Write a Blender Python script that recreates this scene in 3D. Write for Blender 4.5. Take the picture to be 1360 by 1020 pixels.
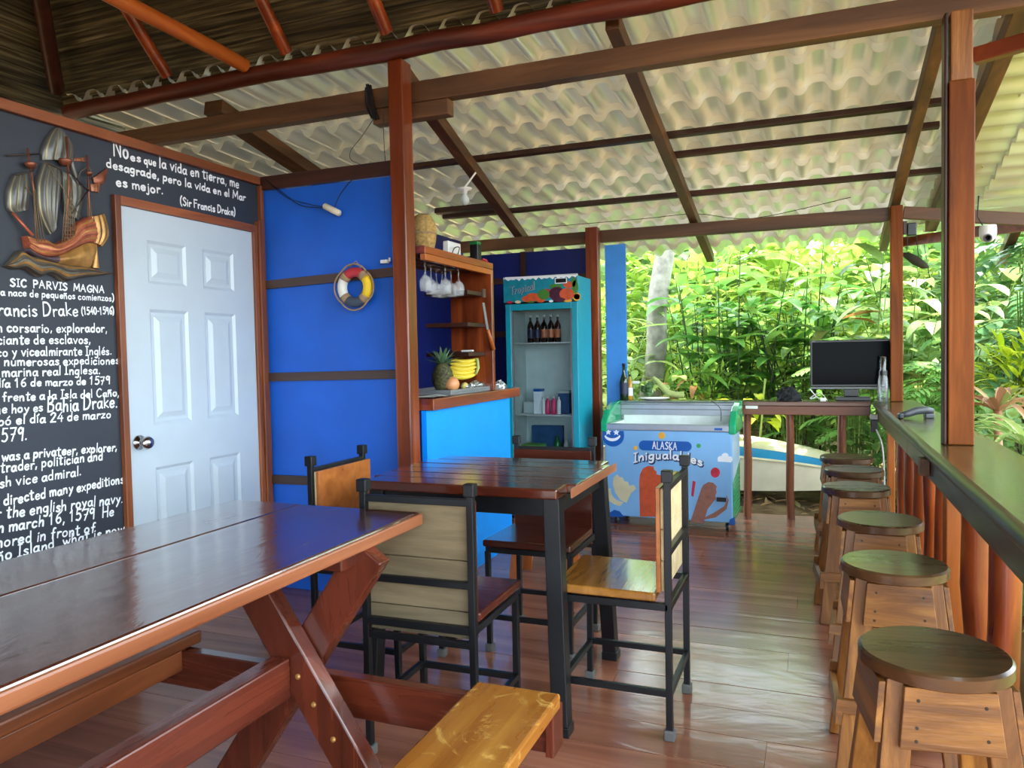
import bpy, bmesh, math, random
from math import sin, cos, pi, radians, sqrt, hypot, exp
from mathutils import Vector, Matrix
random.seed(11)
SC = bpy.context.scene
for o in list(bpy.data.objects): bpy.data.objects.remove(o)
COL = SC.collection
# ------------------------------------------------------------------ camera
F = 1011.5                                   # focal length in pixels of the 1360 px wide frame
YAW, PITCH, ROLL = radians(21.543), radians(2.2886), radians(-1.1562)
EYE = Vector((0, 0, 1.3))
_f = Vector((-sin(YAW)*cos(PITCH), cos(YAW)*cos(PITCH), -sin(PITCH)))
_r = Vector((cos(YAW), sin(YAW), 0)); _u = _r.cross(_f)
_R = _r*cos(ROLL) + _u*sin(ROLL); _U = -_r*sin(ROLL) + _u*cos(ROLL)
cam = bpy.data.cameras.new('camera'); camo = bpy.data.objects.new('camera', cam); COL.objects.link(camo)
cam.sensor_width = 36; cam.lens = F/1360*36; cam.clip_start = .05; cam.clip_end = 200
camo.matrix_world = Matrix(((_R.x, _U.x, -_f.x, EYE.x), (_R.y, _U.y, -_f.y, EYE.y), (_R.z, _U.z, -_f.z, EYE.z), (0, 0, 0, 1)))
SC.camera = camo
def at(px, py, **k):                          # a measured photograph point -> the point of the place on plane x=, y= or z=
    d = _R*((px-680)/F) - _U*((py-510)/F) + _f
    (a, v), = k.items(); i = 'xyz'.index(a)
    return EYE + d*((v-EYE[i])/d[i])
# ------------------------------------------------------------------ light
W = bpy.data.worlds.new('sky'); SC.world = W; W.use_nodes = True
nt = W.node_tree; bg = nt.nodes['Background']
bg.inputs[0].default_value = (0.78, 0.91, 1.0, 1); bg.inputs[1].default_value = 1.7
sl = bpy.data.lights.new('sun', 'SUN'); sl.energy = 3.2; sl.angle = radians(3); sl.color = (1, .93, .78)
so = bpy.data.objects.new('sun', sl); COL.objects.link(so); so.location = (4, 9, 9)
so.rotation_euler = Vector((-.36, -.26, -1.5)).to_track_quat('-Z', 'Y').to_euler()
SC.view_settings.view_transform = 'Standard'; SC.view_settings.look = 'None'
SC.view_settings.gamma = 1; SC.view_settings.use_curve_mapping = False
SC.view_settings.exposure = 2.35
try:
    SC.cycles.use_denoising = True
    SC.cycles.max_bounces = 10; SC.cycles.diffuse_bounces = 5; SC.cycles.transparent_max_bounces = 12
    SC.cycles.sample_clamp_indirect = 8; SC.cycles.caustics_reflective = False; SC.cycles.caustics_refractive = False
except Exception: pass
# ------------------------------------------------------------------ materials
def srgb(r, g, b):
    f = lambda c: (c/255/12.92 if c/255 <= .04045 else ((c/255+.055)/1.055)**2.4)
    return (f(r), f(g), f(b), 1)
MATS = {}
def newmat(name):
    m = bpy.data.materials.new(name); m.use_nodes = True; MATS[name] = m
    n = m.node_tree.nodes; n.clear(); out = n.new('ShaderNodeOutputMaterial')
    p = n.new('ShaderNodeBsdfPrincipled'); m.node_tree.links.new(p.outputs[0], out.inputs[0])
    return m, n, m.node_tree.links, p, out
def coords(n, l, scale, rnd=True):
    tc = n.new('ShaderNodeTexCoord'); mp = n.new('ShaderNodeMapping'); mp.inputs['Scale'].default_value = scale
    if rnd:
        oi = n.new('ShaderNodeObjectInfo'); ml = n.new('ShaderNodeMath'); ml.operation = 'MULTIPLY'; ml.inputs[1].default_value = 17
        l.new(oi.outputs['Random'], ml.inputs[0]); ad = n.new('ShaderNodeVectorMath'); ad.operation = 'ADD'
        l.new(tc.outputs['Object'], ad.inputs[0]); l.new(ml.outputs[0], ad.inputs[1]); l.new(ad.outputs[0], mp.inputs[0])
    else: l.new(tc.outputs['Object'], mp.inputs[0])
    return mp.outputs[0]
def ramp(n, l, fac, cols):
    r = n.new('ShaderNodeValToRGB'); e = r.color_ramp.elements
    while len(e) < len(cols): e.new(.5)
    for i, (p, c) in enumerate(cols): e[i].position = p; e[i].color = c
    l.new(fac, r.inputs[0]); return r.outputs[0]
def noise(n, l, vec, scale, detail=4, dist=0., rough=.5):
    t = n.new('ShaderNodeTexNoise'); t.inputs['Scale'].default_value = scale; t.inputs['Detail'].default_value = detail
    t.inputs['Distortion'].default_value = dist; t.inputs['Roughness'].default_value = rough
    l.new(vec, t.inputs['Vector']); return t.outputs['Fac']
def bump(n, l, p, h, strength=.2, dist=.01):
    b = n.new('ShaderNodeBump'); b.inputs['Strength'].default_value = strength; b.inputs['Distance'].default_value = dist
    l.new(h, b.inputs['Height']); l.new(b.outputs[0], p.inputs['Normal'])
def plain(name, c, rough=.5, metal=0., noise_amt=.08, emit=None, coat=0., bmp=0., ns=9):
    m, n, l, p, o = newmat(name)
    p.inputs['Roughness'].default_value = rough; p.inputs['Metallic'].default_value = metal
    if coat: p.inputs['Coat Weight'].default_value = coat; p.inputs['Coat Roughness'].default_value = .08
    v = coords(n, l, (1, 1, 1)); f = noise(n, l, v, ns, 5)
    k = noise_amt; c = c if len(c) == 4 else (*c, 1)
    l.new(ramp(n, l, f, [(.3, (c[0]*(1-k), c[1]*(1-k), c[2]*(1-k), 1)), (.7, (min(1, c[0]*(1+k)), min(1, c[1]*(1+k)), min(1, c[2]*(1+k)), 1))]), p.inputs['Base Color'])
    if bmp: bump(n, l, p, noise(n, l, v, ns*5, 4), bmp, .004)
    if emit: p.inputs['Emission Color'].default_value = c; p.inputs['Emission Strength'].default_value = emit
    return m
def wood(name, dark, light, axis='x', rough=.35, sc=9., island=.25, coat=0., bmp=.12, stretch=.09, wear=None, wavy=None, cior=1.5):
    m, n, l, p, o = newmat(name)
    s = [1., 1., 1.]; s['xyz'.index(axis)] = stretch
    v = coords(n, l, s); f = noise(n, l, v, sc, 7, .9, .6); g = noise(n, l, v, sc*7, 3, .2)
    mid = tuple(sqrt(a*b) for a, b in zip(dark, light))
    c = ramp(n, l, f, [(.30, dark), (.5, mid), (.72, light)])
    hs = n.new('ShaderNodeHueSaturation'); l.new(c, hs.inputs['Color'])
    ge = n.new('ShaderNodeNewGeometry'); mr = n.new('ShaderNodeMapRange')
    mr.inputs['To Min'].default_value = 1-island; mr.inputs['To Max'].default_value = 1+island
    l.new(ge.outputs['Random Per Island'], mr.inputs[0]); l.new(mr.outputs[0], hs.inputs['Value'])
    col = hs.outputs[0]
    if wear:                                  # pale scratches and stains with their own shape
        wv = coords(n, l, (6, 6, 6)); wf = noise(n, l, wv, 1.3, 8, 2.5, .7)
        mk = ramp(n, l, wf, [(.56, (0, 0, 0, 1)), (.66, (1, 1, 1, 1))])
        mx = n.new('ShaderNodeMix'); mx.data_type = 'RGBA'; l.new(mk, mx.inputs[0]); l.new(col, mx.inputs[6]); mx.inputs[7].default_value = wear; col = mx.outputs[2]
    l.new(col, p.inputs['Base Color'])
    rr = n.new('ShaderNodeMapRange'); rr.inputs['To Min'].default_value = max(.04, rough-.10); rr.inputs['To Max'].default_value = rough+.14
    l.new(f, rr.inputs[0]); l.new(rr.outputs[0], p.inputs['Roughness'])
    if coat: p.inputs['Coat Weight'].default_value = coat; p.inputs['Coat Roughness'].default_value = .1
    bump(n, l, p, g, bmp, .004)
    p.inputs['Coat IOR'].default_value = cior
    if wavy:                                  # brushed varnish: slow ripples in the clear coat
        tc = n.new('ShaderNodeTexCoord'); b = n.new('ShaderNodeBump'); b.inputs['Strength'].default_value = wavy[1]; b.inputs['Distance'].default_value = .02
        sv = [1., 1., 1.]; sv['xyz'.index(axis)] = .4; mp = n.new('ShaderNodeMapping'); mp.inputs['Scale'].default_value = sv; l.new(tc.outputs['Object'], mp.inputs[0])
        l.new(noise(n, l, mp.outputs[0], wavy[0], 5, .8), b.inputs['Height']); l.new(b.outputs[0], p.inputs['Coat Normal']); p.inputs['Coat Roughness'].default_value = .12
    return m
def leafmat(name, c1, c2, c3=None, trans=.45, rough=.38, spots=None):
    m, n, l, p, o = newmat(name)
    ge = n.new('ShaderNodeNewGeometry')
    cols = [(0, c1), (.75 if c3 else 1, c2)] + ([(1, c3)] if c3 else [])
    c = ramp(n, l, ge.outputs['Random Per Island'], cols)
    v = coords(n, l, (1, 1, 1))
    if spots:
        f = noise(n, l, v, 28, 3, .6); mk = ramp(n, l, f, [(.57, (0, 0, 0, 1)), (.62, (1, 1, 1, 1))])
        mx = n.new('ShaderNodeMix'); mx.data_type = 'RGBA'; l.new(mk, mx.inputs[0]); l.new(c, mx.inputs[6]); mx.inputs[7].default_value = spots; c = mx.outputs[2]
    l.new(c, p.inputs['Base Color']); p.inputs['Roughness'].default_value = rough
    tr = n.new('ShaderNodeBsdfTranslucent'); l.new(c, tr.inputs[0]); mx = n.new('ShaderNodeMixShader'); mx.inputs[0].default_value = trans
    l.new(p.outputs[0], mx.inputs[1]); l.new(tr.outputs[0], mx.inputs[2]); l.new(mx.outputs[0], o.inputs[0])
    return m
def glassmat(name, c=(1, 1, 1, 1), rough=.0, ior=1.45):
    m, n, l, p, o = newmat(name); g = n.new('ShaderNodeBsdfGlass'); g.inputs[0].default_value = c; g.inputs[1].default_value = rough; g.inputs[2].default_value = ior
    l.new(g.outputs[0], o.inputs[0]); return m
def panemat(name, tint=(.9, .95, .97, 1), refl=.08):
    m, n, l, p, o = newmat(name); t = n.new('ShaderNodeBsdfTransparent'); t.inputs[0].default_value = tint
    g = n.new('ShaderNodeBsdfGlossy'); g.inputs['Roughness'].default_value = .03
    lw = n.new('ShaderNodeLayerWeight'); lw.inputs[0].default_value = .25; mx = n.new('ShaderNodeMixShader')
    l.new(lw.outputs['Fresnel'], mx.inputs[0]); l.new(t.outputs[0], mx.inputs[1]); l.new(g.outputs[0], mx.inputs[2]); l.new(mx.outputs[0], o.inputs[0]); return m

S = srgb
red_d, red_l = S(58, 22, 12), S(140, 62, 30)
for ax in 'xyz':
    wood('redwood_'+ax, S(88, 32, 10), S(184, 88, 32), ax, .30, coat=.3)
    wood('beam_'+ax, S(74, 48, 28), S(142, 98, 60), ax, .5, bmp=.25)
    wood('darkwood_'+ax, S(44, 20, 14), S(84, 44, 30), ax, .4)
    wood('orangewood_'+ax, S(150, 72, 24), S(206, 122, 52), ax, .38)
    wood('stoolwood_'+ax, S(96, 54, 18), S(190, 128, 58), ax, .36, sc=20, bmp=.2)
    wood('picnic_'+ax, S(64, 24, 15), S(122, 52, 30), ax, .24, coat=.5)
    wood('trimwood_'+ax, S(92, 46, 22), S(160, 90, 48), ax, .35)
wood('postwood_z', S(96, 48, 14), S(160, 86, 32), 'z', .5, sc=14)
MATS['postwood_z'].node_tree.nodes['Principled BSDF'].inputs['Specular IOR Level'].default_value = .15
wood('floorwood', S(122, 72, 54), S(174, 116, 90), 'x', .2, sc=7, island=.16, bmp=.10, stretch=.06, coat=.35, wavy=(5, .3), cior=1.5); MATS['floorwood'].node_tree.nodes['Principled BSDF'].inputs['Specular IOR Level'].default_value = .25
wood('tabletop_picnic', S(60, 24, 16), S(104, 50, 34), 'y', .22, sc=7, coat=1., island=.1, bmp=.2, wavy=(7, .12), cior=2.4)
wood('tabletop_dining', S(54, 20, 12), S(112, 46, 24), 'x', .16, sc=10, coat=1., island=.3, bmp=.18, wavy=(7, .10), cior=1.7)
wood('table_edge', S(120, 66, 40), S(164, 104, 70), 'y', .3)
wood('bench', S(140, 76, 20), S(196, 136, 54), 'y', .26, sc=8, coat=.4, wear=S(214, 168, 84))
wood('counter_top', S(52, 38, 18), S(96, 74, 36), 'y', .2, sc=6, coat=.25, bmp=.10, wavy=(6, .15))
wood('counter_back', S(70, 34, 18), S(120, 66, 36), 'x', .2, coat=.4)
wood('stool_seat', S(54, 36, 22), S(118, 84, 50), 'x', .27, coat=.15)
wood('stool_rim', S(70, 42, 24), S(120, 80, 46), 'x', .3)
wood('chair_raw', S(84, 72, 52), S(132, 116, 88), 'x', .7, sc=12, bmp=.4)
wood('chair_pale', S(176, 152, 110), S(214, 194, 152), 'y', .6, sc=10)
wood('chair_orange', S(140, 74, 28), S(196, 118, 54), 'y', .3, coat=.3)
wood('chair_gold', S(132, 82, 26), S(186, 128, 56), 'x', .16, coat=.6)
wood('chair_dark', S(60, 24, 16), S(104, 48, 30), 'x', .2, coat=.5)
wood('batten', S(60, 44, 40), S(94, 70, 62), 'x', .45)
wood('logwood_x', S(58, 24, 16), S(128, 58, 36), 'x', .42, bmp=.3)
wood('counter_edge', S(44, 36, 20), S(84, 66, 38), 'y', .34, bmp=.2)
plain('blue_wall_shaded', S(10, 26, 98), .5, noise_amt=.15, ns=3)  # blue wall paint with the kitchen's shade put into the colour
plain('black_steel', S(22, 24, 28), .38, .3, .2, bmp=.1)
plain('grey_rubber', S(92, 92, 90), .7)
plain('blackboard', S(42, 48, 58), .55, noise_amt=.10, ns=4, bmp=.05)
plain('chalk_paint', S(235, 238, 240), .6, noise_amt=.03)
plain('door_white', S(188, 200, 208), .28, noise_amt=.02, bmp=.06)
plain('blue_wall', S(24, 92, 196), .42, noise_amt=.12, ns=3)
plain('bright_blue', S(0, 150, 250), .45, noise_amt=.03)
plain('sky_blue_board', S(62, 146, 230), .5, noise_amt=.06)
plain('chrome', S(205, 205, 205), .18, 1.)
plain('white_plastic', S(232, 232, 228), .35, noise_amt=.03)
plain('cream_plastic', S(222, 212, 186), .35, noise_amt=.03)
plain('black_plastic', S(16, 17, 19), .3, noise_amt=.1)
plain('black_cloth', S(24, 25, 28), .85, noise_amt=.2)
plain('screen_black', S(8, 10, 12), .08, noise_amt=.0); MATS['screen_black'].node_tree.nodes['Principled BSDF'].inputs['Specular IOR Level'].default_value = .03
plain('grey_plastic', S(120, 122, 124), .4)
plain('dark_grey', S(60, 64, 68), .4)
plain('cable_black', S(12, 12, 13), .5)
plain('teal_enamel', S(24, 150, 172), .32, noise_amt=.04)
plain('teal_print', S(28, 136, 156), .35, noise_amt=.15, ns=20)
plain('fridge_liner', S(196, 206, 202), .5)
plain('freezer_blue', S(132, 186, 232), .28, noise_amt=.12, ns=2.5, coat=.3)
plain('freezer_side', S(172, 212, 240), .28, noise_amt=.08, ns=3, coat=.3)
plain('freezer_green', S(22, 166, 112), .25, noise_amt=.04, coat=.4)
plain('freezer_liner', S(236, 242, 238), .4)
plain('freezer_metal', S(176, 182, 192), .3, .5)
plain('print_blue', S(24, 92, 176), .3); plain('print_white', S(244, 246, 250), .3, noise_amt=.01)
plain('print_navy', S(30, 52, 96), .35); plain('print_brown', S(150, 100, 84), .35, noise_amt=.15, ns=30); plain('print_orange', S(208, 88, 50), .35, noise_amt=.12, ns=30)
plain('print_cream', S(216, 206, 166), .35); plain('print_red', S(196, 42, 66), .35, noise_amt=.2, ns=50); plain('print_yellow', S(236, 176, 60), .35)
plain('print_green', S(60, 160, 90), .35); plain('print_leaf', S(70, 130, 50), .4); plain('print_purple', S(72, 26, 50), .4, noise_amt=.3, ns=40); plain('print_lilac', S(70, 70, 140), .4)
plain('rope_tan', S(160, 132, 100), .9, bmp=.4, ns=60); plain('ring_red', S(190, 52, 62), .6); plain('ring_yellow', S(236, 196, 30), .6); plain('ring_white', S(222, 222, 214), .6); plain('ring_grey', S(64, 74, 90), .6)
plain('sail', S(98, 98, 94), .36, .4, .25, ns=14); plain('sail_gilt', S(150, 136, 92), .35, .5, .25, ns=20); plain('ship_red', S(176, 92, 66), .4, .25, .3, ns=40); plain('ship_gold', S(176, 130, 70), .36, .4, .3, ns=30)
plain('ship_copper', S(140, 80, 58), .38, .45, .3, ns=40); plain('ship_dark', S(58, 46, 38), .5, .2, .3); plain('ship_sea', S(104, 98, 84), .4, .35, .4, ns=18); plain('ship_violet', S(96, 82, 92), .4, .3, .25, ns=20); plain('ship_rope', S(120, 104, 78), .5, .2, .2)
plain('basket', S(176, 142, 82), .8, noise_amt=.4, ns=70, bmp=.6)
plain('pine_skin', S(74, 72, 40), .6, noise_amt=.4, ns=40); plain('banana_skin', S(232, 204, 60), .4, noise_amt=.08); plain('mango_skin', S(214, 146, 96), .4, noise_amt=.25, ns=14); plain('passion_skin', S(222, 204, 120), .4, noise_amt=.1)
plain('foil', S(200, 204, 210), .28, .9, .05, bmp=.9, ns=22); plain('paper', S(206, 206, 198), .8)
plain('wine_glass_green', S(34, 52, 22), .1, coat=.5); plain('wine_label', S(40, 44, 70), .5); plain('oil', S(190, 150, 50), .2); plain('bottle_brown', S(52, 24, 12), .12, coat=.5); plain('label_red', S(190, 110, 70), .5)
plain('plantain', S(70, 104, 52), .5, noise_amt=.25, ns=16); plain('plantain_stem', S(178, 190, 112), .55, noise_amt=.2, ns=20)
plain('pink_drink', S(214, 58, 110), .3); plain('blue_crate', S(34, 74, 120), .5, noise_amt=.3, ns=12); plain('green_bottle', S(30, 120, 60), .2); plain('lime_box', S(120, 190, 80), .5)
plain('boat_cream', S(232, 222, 190), .5, noise_amt=.1, ns=6, bmp=.1); plain('boat_blue', S(38, 146, 200), .5, noise_amt=.1, ns=6)
plain('bark_pale', S(138, 134, 124), .85, noise_amt=.35, ns=12, bmp=.6); plain('bark_brown', S(92, 74, 54), .85, noise_amt=.35, ns=14, bmp=.6); plain('bark_dark', S(52, 50, 34), .8, noise_amt=.3, ns=14)
plain('stem_dark', S(48, 66, 34), .6, noise_amt=.3); plain('stem_green', S(110, 140, 60), .5, noise_amt=.2); plain('bamboo', S(176, 194, 104), .4, noise_amt=.15)
plain('earth', S(116, 92, 62), .95, noise_amt=.45, ns=5, bmp=.8)
leafmat('litter', S(128, 96, 62), S(176, 140, 96), S(90, 100, 50), .15, .8)
leafmat('leaf_ginger', S(64, 122, 50), S(124, 172, 80), S(170, 198, 104), .42)
leafmat('leaf_big', S(84, 128, 68), S(146, 176, 100), S(176, 160, 96), .38, spots=S(160, 180, 112))
leafmat('leaf_variegated', S(120, 158, 76), S(176, 202, 112), S(196, 206, 130), .4, spots=S(204, 212, 150))
leafmat('leaf_bright', S(150, 204, 84), S(200, 228, 112), None, .5)
leafmat('leaf_fern', S(134, 196, 100), S(182, 226, 138), None, .5)
leafmat('leaf_blue', S(74, 128, 84), S(132, 172, 122), None, .35)
leafmat('leaf_yellow', S(176, 204, 40), S(224, 226, 70), S(120, 160, 50), .5)
leafmat('leaf_mid', S(84, 128, 70), S(138, 172, 100), S(172, 192, 110), .4)
leafmat('leaf_far', S(112, 152, 62), S(180, 204, 96), S(204, 216, 118), .5)
leafmat('leaf_deep', S(84, 122, 66), S(138, 166, 98), None, .4)
leafmat('leaf_red', S(150, 96, 70), S(196, 150, 110), S(130, 150, 80), .35)
leafmat('leaf_dry', S(150, 92, 44), S(190, 140, 90), None, .3, .7)
leafmat('crown', S(70, 108, 74), S(120, 150, 112), None, .15, .5)
# translucent moulded tile sheeting
m, n, l, p, o = newmat('tile_sheet'); v = coords(n, l, (1, 1, 1), False); f = noise(n, l, v, 1.7, 5)
c = ramp(n, l, f, [(.3, S(232, 231, 212)), (.7, S(248, 246, 228))]); l.new(c, p.inputs['Base Color']); p.inputs['Roughness'].default_value = .27; p.inputs['Metallic'].default_value = .45
tr = n.new('ShaderNodeBsdfTranslucent'); l.new(c, tr.inputs[0]); mx = n.new('ShaderNodeMixShader'); mx.inputs[0].default_value = .01
l.new(p.outputs[0], mx.inputs[1]); l.new(tr.outputs[0], mx.inputs[2]); l.new(mx.outputs[0], o.inputs[0])
# thatch: dry palm strips
for tn, tv in (('thatch', (.035, 1, 1)), ('thatch_side', (1, .035, 1))):
  m, n, l, p, o = newmat(tn); v = coords(n, l, tv, False); f = noise(n, l, v, 60, 4, .2); g = n.new('ShaderNodeNewGeometry').outputs['Random Per Island']
  c1 = ramp(n, l, f, [(.28, S(32, 27, 20)), (.5, S(84, 76, 56)), (.72, S(142, 132, 100))]); hs = n.new('ShaderNodeHueSaturation'); l.new(c1, hs.inputs['Color'])
  mr = n.new('ShaderNodeMapRange'); mr.inputs[3].default_value = .55; mr.inputs[4].default_value = 1.4; l.new(g, mr.inputs[0]); l.new(mr.outputs[0], hs.inputs['Value']); l.new(hs.outputs[0], p.inputs['Base Color'])
  p.inputs['Roughness'].default_value = .9; bump(n, l, p, f, .8, .02)
plain('clear_glass', S(235, 240, 242), .05, noise_amt=.0); MATS['clear_glass'].node_tree.nodes['Principled BSDF'].inputs['Alpha'].default_value = .16; panemat('pane'); panemat('lid_pane', (.98, .99, .99, 1)); MATS['lid_pane'].node_tree.nodes['Layer Weight'].inputs[0].default_value = .04; panemat('clear_plastic', (.86, .9, .9, 1)); MATS['clear_plastic'].node_tree.nodes['Layer Weight'].inputs[0].default_value = .45; MATS['clear_plastic'].node_tree.nodes['Glossy BSDF'].inputs['Roughness'].default_value = .25
# ------------------------------------------------------------------ mesh helpers
class MB:
    def __init__(s): s.v, s.f, s.mi, s.mats = [], [], [], []
    def m(s, name):
        if name not in s.mats: s.mats.append(name)
        return s.mats.index(name)
    def add(s, vs, fs, mat):
        b = len(s.v); s.v += [tuple(q) for q in vs]; i = s.m(mat)
        for f in fs: s.f.append(tuple(b+j for j in f)); s.mi.append(i)
        return s
    def box(s, x0, x1, y0, y1, z0, z1, mat):
        v = [(x, y, z) for x in (x0, x1) for y in (y0, y1) for z in (z0, z1)]
        return s.add(v, [(0, 1, 3, 2), (4, 6, 7, 5), (0, 4, 5, 1), (2, 3, 7, 6), (0, 2, 6, 4), (1, 5, 7, 3)], mat)
    def hexa(s, lo, hi, mat):                  # two quads (bottom, top), same winding
        return s.add(list(lo)+list(hi), [(3, 2, 1, 0), (4, 5, 6, 7), (0, 1, 5, 4), (1, 2, 6, 5), (2, 3, 7, 6), (3, 0, 4, 7)], mat)
    def beam(s, a, b, w, h, mat, up=(0, 0, 1), w2=None, h2=None):
        a, b = Vector(a), Vector(b); d = (b-a).normalized(); up = Vector(up)
        if abs(d.dot(up)) > .99: up = Vector((0, 1, 0))
        sx = d.cross(up).normalized(); sy = sx.cross(d).normalized(); w2 = w2 or w; h2 = h2 or h
        q = lambda c, w, h: [c-sx*w/2-sy*h/2, c+sx*w/2-sy*h/2, c+sx*w/2+sy*h/2, c-sx*w/2+sy*h/2]
        return s.hexa(q(a, w, h), q(b, w2, h2), mat)
    def tube(s, pts, r, mat, n=8, cap=True):
        pts = [Vector(q) for q in pts]; rs = r if isinstance(r, (list, tuple)) else [r]*len(pts); vs = []; fs = []; nrm = None
        for i, c in enumerate(pts):
            d = (pts[min(i+1, len(pts)-1)]-pts[max(i-1, 0)])
            d = d.normalized() if d.length > 1e-9 else Vector((0, 0, 1))
            if nrm is None: nrm = d.orthogonal().normalized()
            nrm = (nrm-d*nrm.dot(d)); nrm = nrm.normalized() if nrm.length > 1e-6 else d.orthogonal().normalized()
            bn = d.cross(nrm)
            for k in range(n): vs.append(c+(nrm*cos(2*pi*k/n)+bn*sin(2*pi*k/n))*rs[i])
        for i in range(len(pts)-1):
            for k in range(n): fs.append((i*n+k, i*n+(k+1) % n, (i+1)*n+(k+1) % n, (i+1)*n+k))
        if cap: fs += [tuple(range(n))[::-1], tuple((len(pts)-1)*n+k for k in range(n))]
        return s.add(vs, fs, mat)
    def lathe(s, prof, mat, c=(0, 0, 0), n=20, ax=None, sq=1., mats=None):
        c = Vector(c); R = Vector((0, 0, 1)).rotation_difference(Vector(ax)).to_matrix() if ax else Matrix.Identity(3)
        vs = []; N = len(prof)
        for r, z in prof:
            for k in range(n): vs.append(c+R@Vector((r*cos(2*pi*k/n), r*sin(2*pi*k/n)*sq, z)))
        b = len(s.v); s.v += [tuple(q) for q in vs]
        for i in range(N-1):
            mi = s.m(mats[i] if mats else mat)
            for k in range(n): s.f.append((b+i*n+k, b+i*n+(k+1) % n, b+(i+1)*n+(k+1) % n, b+(i+1)*n+k)); s.mi.append(mi)
        if prof[0][0] > 1e-4: s.f.append(tuple(b+k for k in range(n))[::-1]); s.mi.append(s.m(mats[0] if mats else mat))
        if prof[-1][0] > 1e-4: s.f.append(tuple(b+(N-1)*n+k for k in range(n))); s.mi.append(s.m(mats[-1] if mats else mat))
        return s
    def ball(s, c, r, mat, n=14, sz=1., ax=None):
        return s.lathe([(r*sin(pi*i/10), -r*sz*cos(pi*i/10)) for i in range(11)], mat, c, n, ax)
    def prism(s, pts, depth, fn, mat):         # pts: 2-D outline; fn(u, v, d) -> point
        n = len(pts); vs = [fn(u, v, 0) for u, v in pts]+[fn(u, v, depth) for u, v in pts]
        return s.add(vs, [tuple(range(n))[::-1], tuple(range(n, 2*n))]+[(i, (i+1) % n, n+(i+1) % n, n+i) for i in range(n)], mat)
    def grid(s, fn, nu, nv, mat):
        vs = [fn(i/nu, j/nv) for j in range(nv+1) for i in range(nu+1)]; w = nu+1
        return s.add(vs, [(j*w+i, j*w+i+1, (j+1)*w+i+1, (j+1)*w+i) for j in range(nv) for i in range(nu)], mat)
    def xf(s, M):
        s.v = [tuple(M@Vector(q)) for q in s.v]; return s
    def mesh(s, name, smooth=False):
        me = bpy.data.meshes.new(name); me.from_pydata(s.v, [], s.f); me.validate()
        for q in s.mats: me.materials.append(MATS[q])
        if len(me.polygons) == len(s.mi): me.polygons.foreach_set('material_index', s.mi)
        if smooth: me.polygons.foreach_set('use_smooth', [True]*len(me.polygons))
        me.update(); return me
def tag(o, label=None, cat=None, group=None, kind=None):
    if label: o['label'] = label
    if cat: o['category'] = cat
    if group: o['group'] = group
    if kind: o['kind'] = kind
    return o
def fix_normals(me):
    b = bmesh.new(); b.from_mesh(me); bmesh.ops.recalc_face_normals(b, faces=b.faces); b.to_mesh(me); b.free()
def build(mb, name, parent=None, smooth=False, bev=0., auto=None, fixn=True):
    me = mb.mesh(name, smooth or auto is not None)
    if fixn: fix_normals(me)
    o = bpy.data.objects.new(name, me); COL.objects.link(o)
    if parent is None and me.vertices:         # origin at the base of a one-mesh thing
        xs = [v.co for v in me.vertices]; c = Vector(((min(q.x for q in xs)+max(q.x for q in xs))/2, (min(q.y for q in xs)+max(q.y for q in xs))/2, min(q.z for q in xs)))
        me.transform(Matrix.Translation(-c)); o.location = c
    if parent is not None: o.parent = parent
    if bev:
        b = o.modifiers.new('bevel', 'BEVEL'); b.width = bev; b.segments = 2; b.limit_method = 'ANGLE'; b.angle_limit = radians(40)
    if auto is not None:
        try: me.set_sharp_from_angle(angle=radians(auto))
        except Exception: pass
    return o
def thing(name, label, cat, loc=(0, 0, 0), rz=0., group=None):
    o = bpy.data.objects.new(name, None); COL.objects.link(o); o.location = loc; o.rotation_euler = (0, 0, rz); o.empty_display_size = .1
    return tag(o, label, cat, group)
def part(mb, name, t, **k):                    # mb in world coordinates of an unrotated thing t
    mb.xf(Matrix.Translation(-Vector(t.location))); return build(mb, name, t, **k)
def single(mb, name, label, cat, group=None, **k): return tag(build(mb, name, **k), label, cat, group)
def struct(mb, name, **k): return tag(build(mb, name, **k), kind='structure')
def dup(root, loc, rz=None, label=None):
    r = root.copy(); COL.objects.link(r); r.location = loc
    if rz is not None: r.rotation_euler = (0, 0, rz)
    if label: r['label'] = label
    for ch in list(root.children):
        c = ch.copy(); COL.objects.link(c); c.parent = r
        for g in list(ch.children):
            d = g.copy(); COL.objects.link(d); d.parent = c
    return r
def smooth_line(p, k=5):
    if len(p) < 3: return [Vector(q) for q in p]
    p = [Vector(q) for q in p]; out = []
    for i in range(len(p)-1):
        a, b, c, d = p[max(i-1, 0)], p[i], p[i+1], p[min(i+2, len(p)-1)]
        for j in range(k):
            t = j/k; out.append(.5*((2*b)+(c-a)*t+(2*a-5*b+4*c-d)*t*t+(3*b-a-3*c+d)*t**3))
    return out+[p[-1]]
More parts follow.
